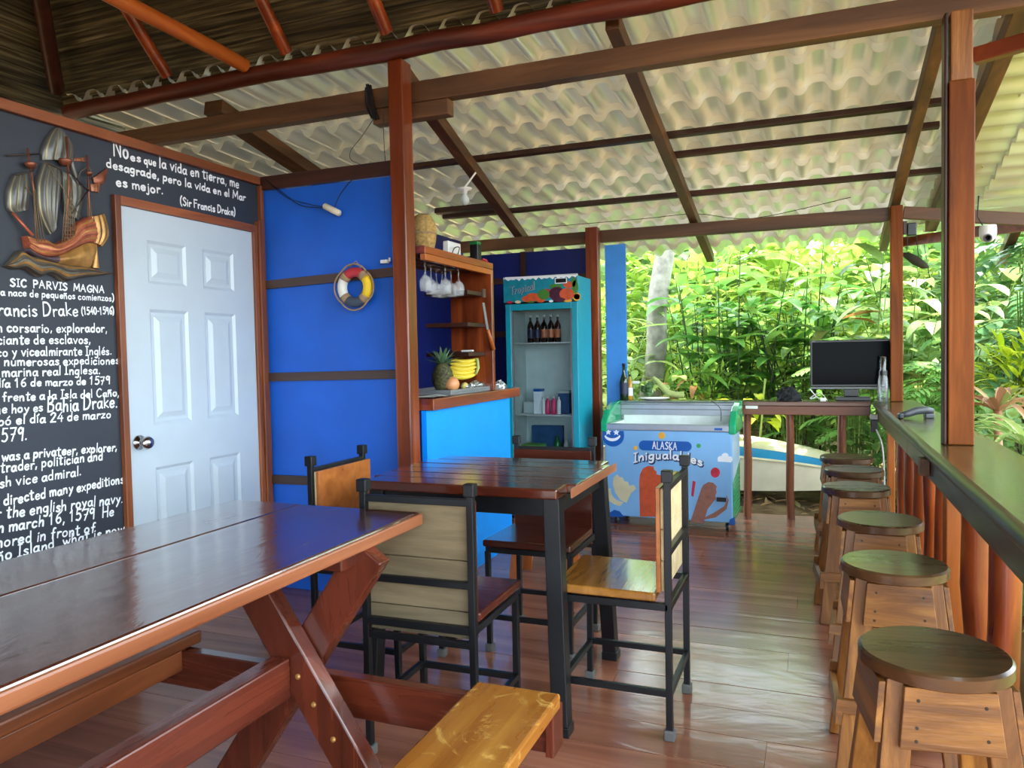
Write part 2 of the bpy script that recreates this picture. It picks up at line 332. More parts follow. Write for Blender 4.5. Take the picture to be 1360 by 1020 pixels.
# ------------------------------------------------------------------ hand lettering: brush strokes on a 10-unit cap height
_G = '''a5|4,4.2 2.5,5 .8,4 .5,1.5 1.8,.1 3.4,1.2 4,4|4.1,5 4,1.2 4.8,.2
b5|.6,9.5 .7,0|.7,3.4 2.2,5 3.9,3.8 3.9,1.2 2.3,0 .6,.8
c4.5|3.9,4.2 2.4,5 .8,3.8 .7,1.4 2,0 4,.9
d5|4,9.5 4.1,0|4,4 2.4,5 .7,3.8 .7,1.2 2.3,0 4,1.2
e4.7|.8,2.6 4,2.9 3.6,4.6 2.2,5 .7,3.6 .8,1.2 2.3,0 4.1,.9
f4|3.6,9 2.4,9.2 1.8,7.4 1.7,0|.4,5 3.2,5.3
g5|4,4.2 2.4,5 .7,3.8 .8,1.4 2.2,.5 3.9,1.6|4.1,5 4,-1.2 3.1,-3.2 1,-2.8
h4.8|.6,9.5 .7,0|.7,2.8 2,4.8 3.6,4.4 3.9,0
i1.8|.9,5 .9,0|.8,7 1.1,7.5
j2.4|1.6,5 1.6,-1.6 .8,-3.2 -.4,-2.6|1.6,7 1.8,7.5
k4.6|.7,9.5 .7,0|/4,5 .8,2.4 4.2,0
l1.8|.9,9.7 .9,0
m7|.6,5 .7,0|.7,3.4 2,5 3.3,4.4 3.4,0|3.4,3.4 4.8,5 6.1,4.2 6.3,0
n4.8|.6,5 .7,0|.7,3 2.2,5 3.7,4.2 3.9,0
o5|2.4,5 .8,4 .7,1.3 2.3,0 4,1.2 4,3.9 2.4,5
p5|.7,5 .6,-3.4|.7,3.6 2.4,5 4,3.8 3.9,1.2 2.3,.1 .7,.9
q5|4,4.2 2.4,5 .7,3.8 .8,1.3 2.2,.4 4,1.6|4.1,5 4.2,-3.4
r3.8|.7,5 .8,0|.8,3 2,4.8 3.6,4.7
s4.2|3.6,4.3 2.2,5 .8,4 2.3,2.6 3.7,1.3 2.3,0 .5,.7
t4|1.9,8.6 1.8,1 2.4,0 3.5,.4|.3,6.2 3.7,6.4
u5|.7,5 .8,1.2 2.2,0 3.8,1.2|4,5 4,0
v4.6|/.4,5 2.3,0 4.2,5
w6.4|/.4,5 1.9,0 3.2,4 4.6,0 6,5
x4.4|.5,5 4,0|4,5 .5,0
y4.8|.6,5 2.4,1.2|4.2,5 2.6,.4 .8,-3.2
z4.4|/.6,4.9 3.9,4.9 .6,.2 4.1,.2
N7|/.8,0 .8,10 6,.2 6,10
S6|5.2,8.6 3.2,10 1,8 3,5.4 5.2,3 3.2,0 .6,1.2
F6|/.8,10 .9,0|.8,9.8 5.4,10|.8,5.6 4.4,5.8
D7|/.9,10 .9,0|.9,10 4.2,9.4 6.2,5.4 4.4,1 .9,0
I3.4|/1.6,10 1.6,0|.3,10 3,10|.3,0 3,0
B6|/.9,10 .9,0|.9,10 4,9.6 4.2,6.6 .9,5.3|.9,5.3 4.8,4.4 4.6,.8 .9,0
M8|/.7,0 1.1,10 3.9,2.6 6.6,10 7.2,0
P6|/.9,10 .9,0|.9,10 4.4,9.6 4.8,6 .9,4.6
A7|/.4,0 3.2,10 6.2,0|1.6,3.8 5,3.8
V6.6|/.4,10 3.2,0 6,10
R6.4|/.9,10 .9,0|.9,10 4.4,9.6 4.6,6 .9,5|/2.2,5 5.8,0
G7|6,8.6 3.6,10 .9,7 1,2.6 3.6,0 6,1.6 6.1,4.4 3.8,4.4
C6.4|5.6,8.6 3.4,10 .9,7 1,2.6 3.4,0 5.8,1.6
H6.6|.9,10 .9,0|5.6,10 5.6,0|.9,5 5.6,5.2
E6|/5,10 .9,10 .9,0 5.2,0|.9,5.2 4.4,5.2
K6.4|.9,10 .9,0|/5.6,10 1,4.6 5.8,0
L5.4|/.9,10 .9,0 5,0
O7|3.4,10 .8,7.4 .8,2.6 3.4,0 6.2,2.6 6.2,7.4 3.4,10
Z6|/.6,10 5.4,10 .6,0 5.6,0
U6.6|.8,10 .9,2.4 3.2,0 5.6,2.4 5.8,10
T6|.3,9.8 5.8,10|3,9.9 3,0
15|/.8,7.6 2.4,10 2.4,0
25.6|.7,7.8 2.6,10 4.8,7.8 .7,.3|.7,.3 5,.2
45.6|/3.8,10 .5,3.4 5.2,3.4|4,6 4,0
55.6|/4.8,10 1.4,10 1,5.8|1,5.8 3.4,6.2 4.8,3 3,.2 .6,.8
65.6|4.4,9.8 1.6,7 .8,2.8 2.6,0 4.8,2 3.4,5 1,3.6
75.4|/.6,9.8 5,10 2,0|1.4,5 4.2,5.2
95.6|4.6,7.6 2.8,10 .9,7.8 2.2,5.2 4.6,7|4.7,9.4 4.4,0
05.8|2.8,10 .8,7 .9,2.6 2.8,0 4.9,2.6 4.9,7.4 2.8,10
.2|.8,.2 1,.5
,2|1.1,.8 .5,-1.4
(3|2.6,11 1,8 .8,2.4 2.6,-1.6
)3|.5,11 2,8 2.2,2.4 .4,-1.6
-3.6|.6,4 3,4.1'''
GL = {}
for ln in _G.split('\n'):
    h, *st = ln.split('|'); ss = []
    for q in st:
        sharp = q[0] == '/'; q = q.lstrip('/')
        ss.append((sharp, [tuple(float(t) for t in w.split(',')) for w in q.split()]))
    GL[h[0]] = (float(h[1:]), ss)
ACC = {'á': ('a', [(2, 6.6), (3.4, 8.4)]), 'é': ('e', [(2, 6.6), (3.4, 8.4)]), 'í': ('i', [(.6, 6.6), (2, 8.4)]), 'ó': ('o', [(2, 6.6), (3.4, 8.4)]), 'ñ': ('n', [(.6, 6.6), (1.7, 7.6), (2.9, 6.8), (4, 7.8)])}
def lettering(mb, text, p0, p1, cap, width, up, nrm, mat, bow=0., lift=.0012, wob=.5, slant=.03):
    """Brush text from p0 to p1 (baseline ends), cap height and stroke width in metres."""
    p0, p1, up, nrm = Vector(p0), Vector(p1), Vector(up), Vector(nrm); rt = (p1-p0); L = rt.length; rt.normalize()
    adv = []; tot = 0
    for ch in text:
        g = ACC[ch][0] if ch in ACC else ch; w = 3. if ch == ' ' else GL[g][0]+.9; adv.append((ch, g, tot, w)); tot += w
    kx = L/tot; ky = cap/10; rr = random.Random(len(text)*7+int(cap*1e4))
    for ic, (ch, g, x, w) in enumerate(adv):
        if ch == ' ': continue
        st = list(GL[g][1]); dy = rr.uniform(-wob, wob); sk = slant+rr.uniform(-.04, .04)*wob*2
        if ch in ACC: st = st[:1 if g == 'i' else None]+[(False, ACC[ch][1])]
        st2 = []
        for sharp, q in st:
            if sharp and len(q) > 2: st2 += [(True, q[i_:i_+2]) for i_ in range(len(q)-1)]
            else: st2.append((sharp, q))
        for kq, (sharp, q) in enumerate(st2):
            lf = lift+.00022*kq+.0011*(ic % 2)
            pl = [Vector((a, b, 0)) for a, b in q] if sharp else smooth_line([(a, b, 0) for a, b in q], 4)
            pts = []
            for c in pl:
                X = (x+c.x+c.y*sk)*kx; t = X/L; pts.append(Vector((X, (c.y+dy)*ky+bow*(1-(2*t-1)**2))))
            hw = width/2*rr.uniform(.85, 1.15); vs = []; n = len(pts); fs = []
            for i in range(n):
                d = (pts[min(i+1, n-1)]-pts[max(i-1, 0)]); d = d.normalized() if d.length > 1e-9 else Vector((1, 0)); e = Vector((-d.y, d.x))
                ext = d*(hw*.7) if i == n-1 else (-d*(hw*.7) if i == 0 else Vector((0, 0)))
                k = .8 if i in (0, n-1) else 1
                for s_ in (-1, 1): vs.append(pts[i]+e*hw*s_*k+ext)
            for i in range(n-1): fs.append((2*i, 2*i+1, 2*i+3, 2*i+2))
            mb.add([p0+rt*a.x+up*a.y+nrm*lf for a in vs], fs, mat)
# ================================================================== THE SETTING
XW = -2.87                                    # blackboard wall
mb = MB(); rr = random.Random(3); y = -2.6    # plank floor, boards laid across the room
while y < 6.24:
    w = .2; x = -2.95-rr.uniform(0, 2); x1 = .64
    while x < x1:
        e = min(x1, x+rr.uniform(2.2, 3.8)); e = x1 if x1-e < .6 else e
        if e > -2.9: mb.box(max(x, -2.95)+.0005, e-.0005, y+.0015, min(y+w, 6.25)-.0015, -.03+rr.uniform(0, .0012), rr.uniform(-.0012, 0), 'floorwood'); x = e
    y += w
mb.box(-2.95, .64, -2.6, 6.24, -.09, -.031, 'darkwood_x')
struct(mb, 'floor')
mb = MB()                                     # blackboard wall with its door opening
mb.box(XW-.08, XW, -2.6, 2.535, 0, 2.285, 'blackboard').box(XW-.08, XW, 3.405, 3.495, 0, 2.285, 'blackboard').box(XW-.08, XW, 2.535, 3.405, 1.995, 2.285, 'blackboard')
wl = struct(mb, 'wall_left')
# hand-painted lines: text, left baseline pixel, right baseline pixel, cap height px, stroke px
LINES = [('No', (150, 206), (172, 211), 23, 2.6), ('es', (173, 213), (188, 216), 14, 2.3), ('que', (191, 217), (208, 221), 14, 2.2), ('la vida en tierra, me', (211, 222), (318, 250), 17, 2.2),
 ('desagrade, pero la vida en el Mar', (141, 222), (327, 267), 14, 2.2), ('es mejor.', (154, 247), (218, 258), 16, 2.3), ('(Sir Francis Drake)', (239, 272), (313, 287), 13, 2.),
 ('SIC  PARVIS  MAGNA', (13, 380), (139, 389), 12, 2.1), ('(La grandeza nace de pequeños comienzos)', (-72, 388), (152, 400), 12.5, 1.8), ('Sir Francis Drake', (-52, 420), (105, 419), 19, 2.5), ('(1540-1596)', (108, 418), (152, 417), 12, 1.9),
 ('Era un corsario, explorador,', (-47, 441), (143, 441), 16.5, 2.2), ('comerciante de esclavos,', (-52, 458), (121, 456), 16.5, 2.2), ('político y vicealmirante Inglés.', (-42, 474), (149, 471), 16, 2.2),
 ('Dirigió numerosas expediciones', (-53, 487), (159, 483), 15.5, 2.1), ('en la marina real Inglesa.', (-40, 502), (134, 496), 16, 2.2), ('El día 16 de marzo de 1579', (-26, 515), (147, 510), 14, 2.2),
 ('desembarcó frente a la Isla del Caño,', (-98, 538), (159, 526), 15.5, 2.2), ('lo que hoy es', (-34, 551), (58, 546), 16, 2.2), ('Bahia Drake.', (62, 547), (157, 541), 19, 2.5), ('Zarpó el día 24 de marzo', (-34, 567), (148, 555), 16, 2.2), ('de 1579.', (-34, 588), (37, 584), 18, 2.5),
 ('He was a privateer, explorer,', (-22, 614), (156, 598), 16.5, 2.3), ('slave trader, politician and', (-44, 634), (137, 610), 17.5, 2.3), ('English vice admiral.', (-42, 654), (109, 631), 17.5, 2.3),
 ('He directed many expeditions', (-20, 676), (165, 641), 17.5, 2.3), ('for the english royal navy.', (-24, 692), (164, 667), 19, 2.4), ('On march 16, 1579  He', (-18, 710), (152, 684), 19, 2.4), ('anchored in front of', (-38, 733), (127, 706), 19, 2.4), ('Caño Island, what is now', (-30, 752), (166, 706), 19, 2.4)]
def wallx(px, py):
    return at(px, py, x=XW)
def paint(lines, name):
    mb = MB()
    for t, a, b, c, w in lines:
        p0, p1 = wallx(*a), wallx(*b); m0 = ((a[0]+b[0])/2, (a[1]+b[1])/2)
        s = (wallx(m0[0], m0[1]-10)-wallx(*m0)).length/10
        d = (p1-p0).normalized(); up = Vector((0, -d.z, d.y))
        lettering(mb, t, p0, p1, c*s*(.97 if c > 17 and len(t) < 19 else .78), w*s, up, (1, 0, 0), 'chalk_paint')
    tag(part(mb, name, wl, fixn=False), 'white hand-painted lettering')
paint(LINES[:7], 'quote_lettering'); paint(LINES[7:], 'history_lettering')
mb = MB(); mb.box(XW, XW+.03, -2.6, 3.46, 2.262, 2.305, 'trimwood_y'); struct(mb, 'trim_1', bev=.003)
mb = MB(); mb.box(XW, XW+.025, 2.505, 2.537, 0, 2.035, 'trimwood_z'); mb.box(XW, XW+.025, 2.537, 3.403, 1.995, 2.035, 'trimwood_y')
mb.box(XW, XW+.022, 3.403, 3.432, 0, 2.035, 'trimwood_z').box(XW, XW+.034, 3.434, 3.462, 0, 2.06, 'trimwood_z').box(XW, XW+.026, 3.464, 3.49, 0, 2.26, 'trimwood_z')
struct(mb, 'trim_2', bev=.003)
# six-panel door
mb = MB(); D0, D1, DH = 2.537, 3.403, 1.994
def dpanel(y0, y1, z0, z1):
    X = XW+.006
    for k, (a, x) in enumerate(((0, X), (.018, X-.009), (.034, X-.009), (.062, X+.001))):
        pass
    rings = [[(x, y0+a, z0+a), (x, y1-a, z0+a), (x, y1-a, z1-a), (x, y0+a, z1-a)] for a, x in ((0, X), (.014, X-.010), (.030, X-.010), (.056, X-.001))]
    vs = sum(rings, []); fs = [(4*i+j, 4*i+(j+1) % 4, 4*i+4+(j+1) % 4, 4*i+4+j) for i in range(3) for j in range(4)]+[(12, 13, 14, 15)]
    mb.add(vs, fs, 'door_white')
cols_ = [(D0+.15, D0+.385), (D0+.495, D1-.15)]; rows_ = [(.22, .80), (1.00, 1.54), (1.66, 1.86)]
ys = [D0, *cols_[0], *cols_[1], D1]; zs = [0.01, *rows_[0], *rows_[1], *rows_[2], DH]; X = XW+.006
for i in range(5):
    for j in range(7):
        if i in (1, 3) and j in (1, 3, 5): dpanel(ys[i], ys[i+1], zs[j], zs[j+1])
        else: mb.add([(X, ys[i], zs[j]), (X, ys[i+1], zs[j]), (X, ys[i+1], zs[j+1]), (X, ys[i], zs[j+1])], [(0, 1, 2, 3)], 'door_white')
mb.box(XW-.034, XW-.006, D0, D1, .01, DH, 'door_white')
for (a, b, c, d) in ((D0, D0+.001, .01, DH), (D1-.001, D1, .01, DH)): mb.box(XW-.03, X, a, b, c, d, 'door_white')
dr = struct(mb, 'door_1', fixn=False)
mb = MB(); kz = at(180, 588, x=XW).z; ky = D0+.06
mb.lathe([(.034, 0), (.034, .006), (.014, .012), (.013, .03), (.027, .04), (.031, .055), (.024, .068), (.0, .071)], 'chrome', (0, 0, 0), 20, (1, 0, 0))
mb.xf(Matrix.Translation((X+.0005, ky, kz))); mb.xf(Matrix.Translation(-dr.location)); tag(build(mb, 'door_knob', dr, smooth=True), 'round chrome door knob')
# blue timber wall beside the door
mb = MB(); mb.box(XW+.001, -1.94, 3.50, 3.56, 0, 2.235, 'blue_wall'); struct(mb, 'wall_back')
mb = MB(); mb.box(XW+.002, -1.975, 3.475, 3.499, 2.236, 2.31, 'darkwood_x'); struct(mb, 'trim_3', bev=.003)
for i, (a, b, h) in enumerate((((350, 379), (524, 361), .048), ((352, 501), (527, 497), .048), ((356, 636), (500, 642), .05))):
    p, q = at(*a, y=3.49), at(*b, y=3.49); mb = MB(); mb.beam((p.x+.008, 3.49, p.z), (-1.978, 3.49, q.z+(q.z-p.z)/(q.x-p.x)*(-1.978-q.x)), .018, h, 'batten'); struct(mb, 'trim_%d' % (4+i), bev=.002)
# kitchen shell
mb = MB(); mb.box(-2.95, -1.73, 6.19, 6.25, 0, 2.17, 'blue_wall_shaded'); struct(mb, 'wall_kitchen_back')
mb = MB(); mb.box(-2.95, -2.885, 3.605, 6.19, 0, 2.3, 'blue_wall_shaded'); struct(mb, 'wall_kitchen_left')
mb = MB(); mb.box(-2.885, -1.95, 3.561, 3.57, 0, 2.235, 'blue_wall_shaded'); struct(mb, 'wall_kitchen_front')
mb = MB()
for z in (.62, 1.02, 1.47, 1.93): mb.box(-2.88, -1.735, 6.165, 6.188, z-.025, z+.025, 'darkwood_x')
mb.box(-2.33, -2.28, 6.15, 6.164, 1.2, 2.17, 'darkwood_z')
struct(mb, 'trim_7')
mb = MB(); mb.box(-4.99, -4.93, -3.6, 6.25, 0, 2.15, 'ship_dark').box(-4.93, -2.95, 6.19, 6.25, 0, 2.15, 'darkwood_x').box(-4.93, -2.96, -3.6, -3.54, 0, 2.2, 'darkwood_x').box(-4.93, -2.96, 3.56, 3.60, 0, 2.25, 'ship_dark'); struct(mb, 'wall_far_left')
mb = MB(); mb.box(-1.578, -1.408, 6.125, 6.15, 0, 2.17, 'sky_blue_board'); struct(mb, 'wall_right')
# ------------------------------------------------------------------ roof over the back of the room
K = .18
zr = lambda y: 2.302-K*(y-6.15)               # underside of the rafters
TILE = .19                                    # wave width
STEP = .325
zt = lambda y: zr(y)+.142
def tile_z(x, y, sl=True):
    ph = (x+.346)/TILE*2*pi; w = .5+.5*math.tanh(1.7*(cos(ph)+.22))/.90; wv = .058*w
    c = (y-3.295)/STEP; fr = c-math.floor(c+1e-6)
    return zt(y)+wv+(.044*(fr-.5) if sl else 0)
mb = MB(); nx = 460; xs = [-4.36+i*(5.42/nx) for i in range(nx+1)]; rows = []
y = 3.295; rows = []
for k in range(13):
    for fr in (0.0, .04, .25, .5, .65, .8, .96, .998):
        if k or fr > .64: rows.append(y+(k+fr)*STEP)
vs = [(x, yy, tile_z(x, yy)) for yy in rows for x in xs]
fs = [(j*(nx+1)+i, j*(nx+1)+i+1, (j+1)*(nx+1)+i+1, (j+1)*(nx+1)+i) for j in range(len(rows)-1) for i in range(nx)]
mb.add(vs, fs, 'tile_sheet'); rf = struct(mb, 'roof_back', smooth=True, fixn=False)
try: rf.data.set_sharp_from_angle(angle=radians(50))
except Exception: pass
mb = MB(); ny = 190                            # side sheeting, its waves run the other way
vs = []; rw = []
for k in range(3):
    for fr in (0., .5, .999): rw.append(.80+(k+fr)*.34)
for xx in rw:
    for j in range(ny+1):
        yy = 1.2+j*(5.9/ny); c = (xx-.80)/.34; fr = c-math.floor(c+1e-6)
        vs.append((xx, yy, zr(max(yy, 3.4))+.11-.10*(xx-.86)+.04*(.5+.5*cos(yy/TILE*2*pi))**.75+.03*(fr-.5)))
mb.add(vs, [(i*(ny+1)+j, i*(ny+1)+j+1, (i+1)*(ny+1)+j+1, (i+1)*(ny+1)+j) for i in range(len(rw)-1) for j in range(ny)], 'tile_sheet')
rs = struct(mb, 'roof_side', smooth=True, fixn=False)
try: rs.data.set_sharp_from_angle(angle=radians(50))
except Exception: pass
# thatched main roof: rows of palm strips on four slopes
mb = MB(); rr = random.Random(5)
XL, XR, YN, YS, ZB, SLP = -4.3, 1.05, 3.40, -3.6, 3.12, .92
def slope(fn, L, n, w0, mt='thatch'):
    """fn(s, t): s along the eave, t up the slope (metres in plan)."""
    for k in range(n):
        t = k*w0; a, b = fn(t)
        m = max(2, int((b-a).length/.35)); d = (b-a)/m
        for lay in range(1):
            vs = []
            for i in range(m+1):
                p = a+d*i; j = rr.uniform(-.005, .005); vs += [p+Vector((0, 0, j-.030)), None]
            up = fn(t+w0*1.25); a2, b2 = up; d2 = (b2-a2)/m
            for i in range(m+1): vs[2*i+1] = a2+d2*i+Vector((0, 0, rr.uniform(.0, .008)))
            mb.add(vs, [(2*i, 2*i+2, 2*i+3, 2*i+1) for i in range(m)], mt)
HX = (XR-XL)/2
slope(lambda t: (Vector((XL-.18+t, YN+.18-t, ZB+SLP*(t-.18))), Vector((XR+.18-t, YN+.18-t, ZB+SLP*(t-.18)))), 0, 66, .042)
slope(lambda t: (Vector((XL+t, YS+t, ZB+SLP*t)), Vector((XL+t, YN-t, ZB+SLP*t))), 0, 44, .058, 'thatch_side')
slope(lambda t: (Vector((XR-t, YN-t, ZB+SLP*t)), Vector((XR-t, YS+t, ZB+SLP*t))), 0, 24, .11, 'thatch_side')
slope(lambda t: (Vector((XR-t, YS+t, ZB+SLP*t)), Vector((XL+t, YS+t, ZB+SLP*t))), 0, 24, .11)
slope(lambda t: (Vector((XR, YS-.8+t, ZB-SLP*(.8-t))), Vector((XL, YS-.8+t, ZB-SLP*(.8-t)))), 0, 8, .11)  # unseen lower south eave, added to dim the light from behind the camera
slope(lambda t: (Vector((XL-.8+t, YS, ZB-SLP*(.8-t))), Vector((XL-.8+t, 6.6, ZB-SLP*(.8-t)))), 0, 20, .042, 'thatch_side')
T = 2.62                                       # outer cover so that no daylight leaks between the strips
for q in (((XL, YN), (XR, YN), (XR-T, YN-T), (XL+T, YN-T)), ((XL, YS), (XL, YN), (XL+T, YN-T), (XL+T, YS+T)), ((XR, YN), (XR, YS), (XR-T, YS+T), (XR-T, YN-T)), ((XR, YS), (XL, YS), (XL+T, YS+T), (XR-T, YS+T))):
    zz = [ZB+.10]*2+[ZB+.10+SLP*T]*2; mb.add([(x, y, z) for (x, y), z in zip(q, zz)], [(0, 1, 2, 3)], 'thatch')
mb.add([(XL+T, YS+T, ZB+.1+SLP*T), (XR-T, YS+T, ZB+.1+SLP*T), (XR-T, YN-T, ZB+.1+SLP*T), (XL+T, YN-T, ZB+.1+SLP*T)], [(0, 1, 2, 3)], 'thatch')
struct(mb, 'ceiling', fixn=False)
# ------------------------------------------------------------------ timbers, every one a thing of its own
def timber(name, label, cat, a, b, w, h, mat, group=None, up=(0, 0, 1), bev=.004):
    mb = MB(); mb.beam(a, b, w, h, mat, up); return single(mb, name, label, cat, group, bev=bev)
def log(name, label, cat, a, b, r0, r1, mat, group=None, wob=.006, n=14, seed=0):
    rr = random.Random(seed+7); a, b = Vector(a), Vector(b); mb = MB(); pts = []; rs = []
    m = max(4, int((b-a).length/.25))
    for i in range(m+1):
        t = i/m; pts.append(a.lerp(b, t)+(Vector((rr.uniform(-wob, wob), rr.uniform(-wob, wob), rr.uniform(-wob, wob))) if 0 < i < m else Vector((0, 0, 0)))); rs.append((r0+(r1-r0)*t)*rr.uniform(.96, 1.04))
    mb.tube(pts, rs, mat, n); return single(mb, name, label, cat, group, smooth=False, auto=50)
def post(name, label, a0, z0, z1, wx, wy, mat='redwood_z', group=None):
    mb = MB(); mb.box(a0[0]-wx/2, a0[0]+wx/2, a0[1]-wy/2, a0[1]+wy/2, z0, z1, mat); return single(mb, name, label, 'post', group, bev=.006)
post('support_post', 'tall square red-brown post at the right end of the blue wall', (-1.932, 3.433), 0, 2.778, .082, .098)
post('support_post', 'dark red square post between the fridge alcove and the narrow blue board', (-1.66, 6.06), 0, 2.31, .105, .085)
mb = MB(); mb.box(.502, .592, 3.445, 3.535, .9015, 2.33, 'postwood_z').box(.508, .585, 3.45, 3.53, 2.33, 2.60, 'stoolwood_z').box(.487, .501, 3.455, 3.53, .9015, 2.60, 'darkwood_z')
single(mb, 'support_post', 'thick orange-brown square post standing on the bar counter at the right', 'post', bev=.005)
post('support_post', 'slim square brown post standing on the corner of the bar by the television', (.562, 6.11), .9015, 2.296, .08, .08, 'postwood_z')
post('support_post', 'bright orange square post holding up the bar counter below the thick post', (.545, 3.49), 0, .82, .10, .09, 'orangewood_z')
post('support_post', 'thin orange post under the far corner of the bar counter', (.512, 5.93), 0, .82, .05, .05, 'orangewood_z')
log('roof_log', 'long round red-brown log under the thatch edge, topmost across the room', 'beam', (-4.25, 3.425, 2.835), (.86, 3.425, 2.845), .047, .050, 'logwood_x', seed=1)
timber('roof_beam', 'long square brown beam just below the round log, crossing behind the tall post', 'beam', (-4.30, 3.56, 2.655), (1.05, 3.56, 2.655), .07, .105, 'beam_x')
timber('beam_block', 'short brown timber block under the square beam at the tall post', 'block', (-2.15, 3.56, 2.56), (-1.71, 3.56, 2.56), .07, .08, 'beam_x')
timber('roof_beam', 'low brown eave beam over the fridge and the bar at the back', 'beam', (-2.95, 6.16, 2.247), (.518, 6.16, 2.247), .06, .098, 'beam_x')
yr0, yr1 = 3.50, 7.25
raf = lambda x0, x1, y0=yr0, y1=yr1: ((x0, y0, zr(y0)+.04), (x1, y1, zr(y1)+.04))
timber('rafter', 'leftmost sloping rafter, running from the tall post down over the kitchen', 'rafter', *raf(-2.02, -2.40, 3.62, 6.6), .075, .08, 'beam_y', 'rafters under the tile roof')
timber('rafter', 'mottled rafter in the middle of the tile roof, its end showing under the eave beam', 'rafter', *raf(-.85, -.87), .065, .08, 'beam_y', 'rafters under the tile roof')
timber('rafter', 'rafter running from the thick right post to the slim corner post', 'rafter', *raf(.545, .565), .06, .08, 'beam_y', 'rafters under the tile roof')
timber('rafter', 'pale rafter right of the thick post, at the edge of the side roof', 'rafter', *raf(.84, .865, 3.5, 6.80), .075, .08, 'beam_y', 'rafters under the tile roof')
timber('rafter', 'rafter above the blackboard wall corner at the far left of the tile roof', 'rafter', *raf(-3.30, -3.40, 3.62, 6.2), .13, .08, 'beam_y', 'rafters under the tile roof')
zp = lambda y: zr(y)+.107
def rp(px, py, off):                           # point of the sloping roof plane seen there
    d = at(px, py, y=EYE.y+1)-EYE; t = (2.302+off+K*6.15-1.3)/(d.z+K*d.y); return EYE+d*t
for (x0, x1, pq, lb) in ((-2.9, .84, (800, 192), 'dark purlin nearest the square beam, under the tiles'), (-.85, .70, (1050, 190), 'dark purlin second from the square beam, right of the mottled rafter'), (-2.9, .84, (1000, 251), 'dark purlin nearest the eave beam, under the tiles')):
    yy = rp(*pq, .1).y; timber('purlin', lb, 'purlin', (x0, yy, zp(yy)), (x1, yy, zp(yy)), .04, .038, 'darkwood_x', 'purlins under the tile roof', (0, K, 1))
yy = rp(610, 279, .1).y; timber('purlin', 'short dark purlin over the kitchen, behind the ceiling bulb', 'purlin', (-2.9, yy, zp(yy)), (-2.33, yy, zp(yy)), .05, .045, 'darkwood_x', 'purlins under the tile roof', (0, K, 1))
# timbers of the side eave
pe = at(1385, 293, y=6.1)
timber('eave_beam', 'brown beam running right from the slim corner post under the side roof', 'beam', (.606, 6.11, 2.245), (pe.x, 6.10, pe.z), .05, .085, 'beam_x')
timber('eave_beam', 'brown beam slanting up behind the camera dome under the side roof', 'beam', tuple(at(1196, 322, y=7.2)), (pe.x+.02, 6.04, pe.z-.02), .05, .08, 'redwood_x')
timber('eave_beam', 'short reddish beam leaving the thick post to the right, near the top', 'beam', (.595, 3.49, at(1289, 76, y=3.49).z), tuple(at(1375, 52, y=3.42)), .05, .06, 'redwood_x')
timber('rafter', 'short pale rafter tail hanging below the side eave at the far right', 'rafter', tuple(at(1352, 296, y=6.7)), tuple(at(1330, 345, y=7.6)), .07, .08, 'beam_y', 'rafters under the tile roof')
# thatch poles
zth = lambda y: ZB+SLP*(YN-y)-.075
PX = [(-3.43, 'dark red thatch pole behind the bright slanting log, left of all but the corner pole', 'redwood_y'), (-2.60, 'red thatch pole right of the bright slanting log', 'redwood_y'), (-1.985, 'red thatch pole straight above the tall post', 'redwood_y'), (-1.385, 'red thatch pole right of the tall post', 'redwood_y'), (-.80, 'thatch pole end beside the sawn orange stub', 'orangewood_y'), (-.15, 'thatch pole right of the sawn stubs', 'redwood_y')]
for i, (x, lb, mt) in enumerate(PX): log('thatch_pole', lb, 'pole', (x, 3.41, 2.928), (x-.02, max(1.0, YN-(x-XL)+.16), zth(max(1.0, YN-(x-XL)+.16))), .034, .036, mt, 'poles under the thatch', seed=i)
log('thatch_pole', 'dark corner pole where two thatch slopes meet, far left', 'pole', (XL+.02, YN-.02, ZB-.16), (XL+2.3, YN-2.3, ZB+SLP*2.3-.08), .045, .045, 'darkwood_z', 'poles under the thatch', seed=9)
log('tie_log', 'bright orange-brown log slanting across the top left corner', 'log', (-2.84, 3.36, 2.88), (-2.80, .3, 2.93), .038, .042, 'orangewood_y', seed=12)
log('tie_log', 'sawn end of an orange log peeking down at the top edge', 'log', (-.985, 3.30, 2.90), (-.985, 1.2, 2.95), .036, .036, 'orangewood_y', seed=13)
# ================================================================== FURNITURE
# ---- long bar counter along the right side, meeting the back bar at the corner
bar = thing('bar_counter', 'long glossy green-brown wooden bar counter along the open right side', 'counter', (.55, 3., .82))
mb = MB(); zt0, zt1 = .862, .90
for y0, y1 in ((-1.2, 3.443), (3.537, 6.068), (6.152, 6.30)): mb.box(.418, .695, y0, y1, zt0, zt1, 'counter_top')
for y0, y1, x0, x1 in ((3.443, 3.537, .485, .595), (6.068, 6.152, .52, .604)): mb.box(.418, x0, y0, y1, zt0, zt1, 'counter_top').box(x1, .695, y0, y1, zt0, zt1, 'counter_top')
part(mb, 'worktop', bar)
mb = MB(); rr = random.Random(2); y = -1.2; e = []
while y <= 6.12: e.append((y, rr.uniform(-.006, .006))); y += .22
vs = []
for y, j in e: vs += [(.412, y, .86), (.40+j, y, .893), (.412+j, y, .903), (.430, y, .9045)]
mb.add(vs, [(4*i+k, 4*i+k+1, 4*i+k+5, 4*i+k+4) for i in range(len(e)-1) for k in range(3)], 'counter_edge')
part(mb, 'live_edge', bar, smooth=True)
mb = MB(); mb.box(.425, .445, -1.2, 4.1, .775, .8615, 'counter_edge').box(.425, .445, 4.103, 6.1, .775, .8615, 'counter_edge').box(.66, .68, -1.2, 6.28, .79, .8615, 'darkwood_y')
part(mb, 'fascia', bar, bev=.003)
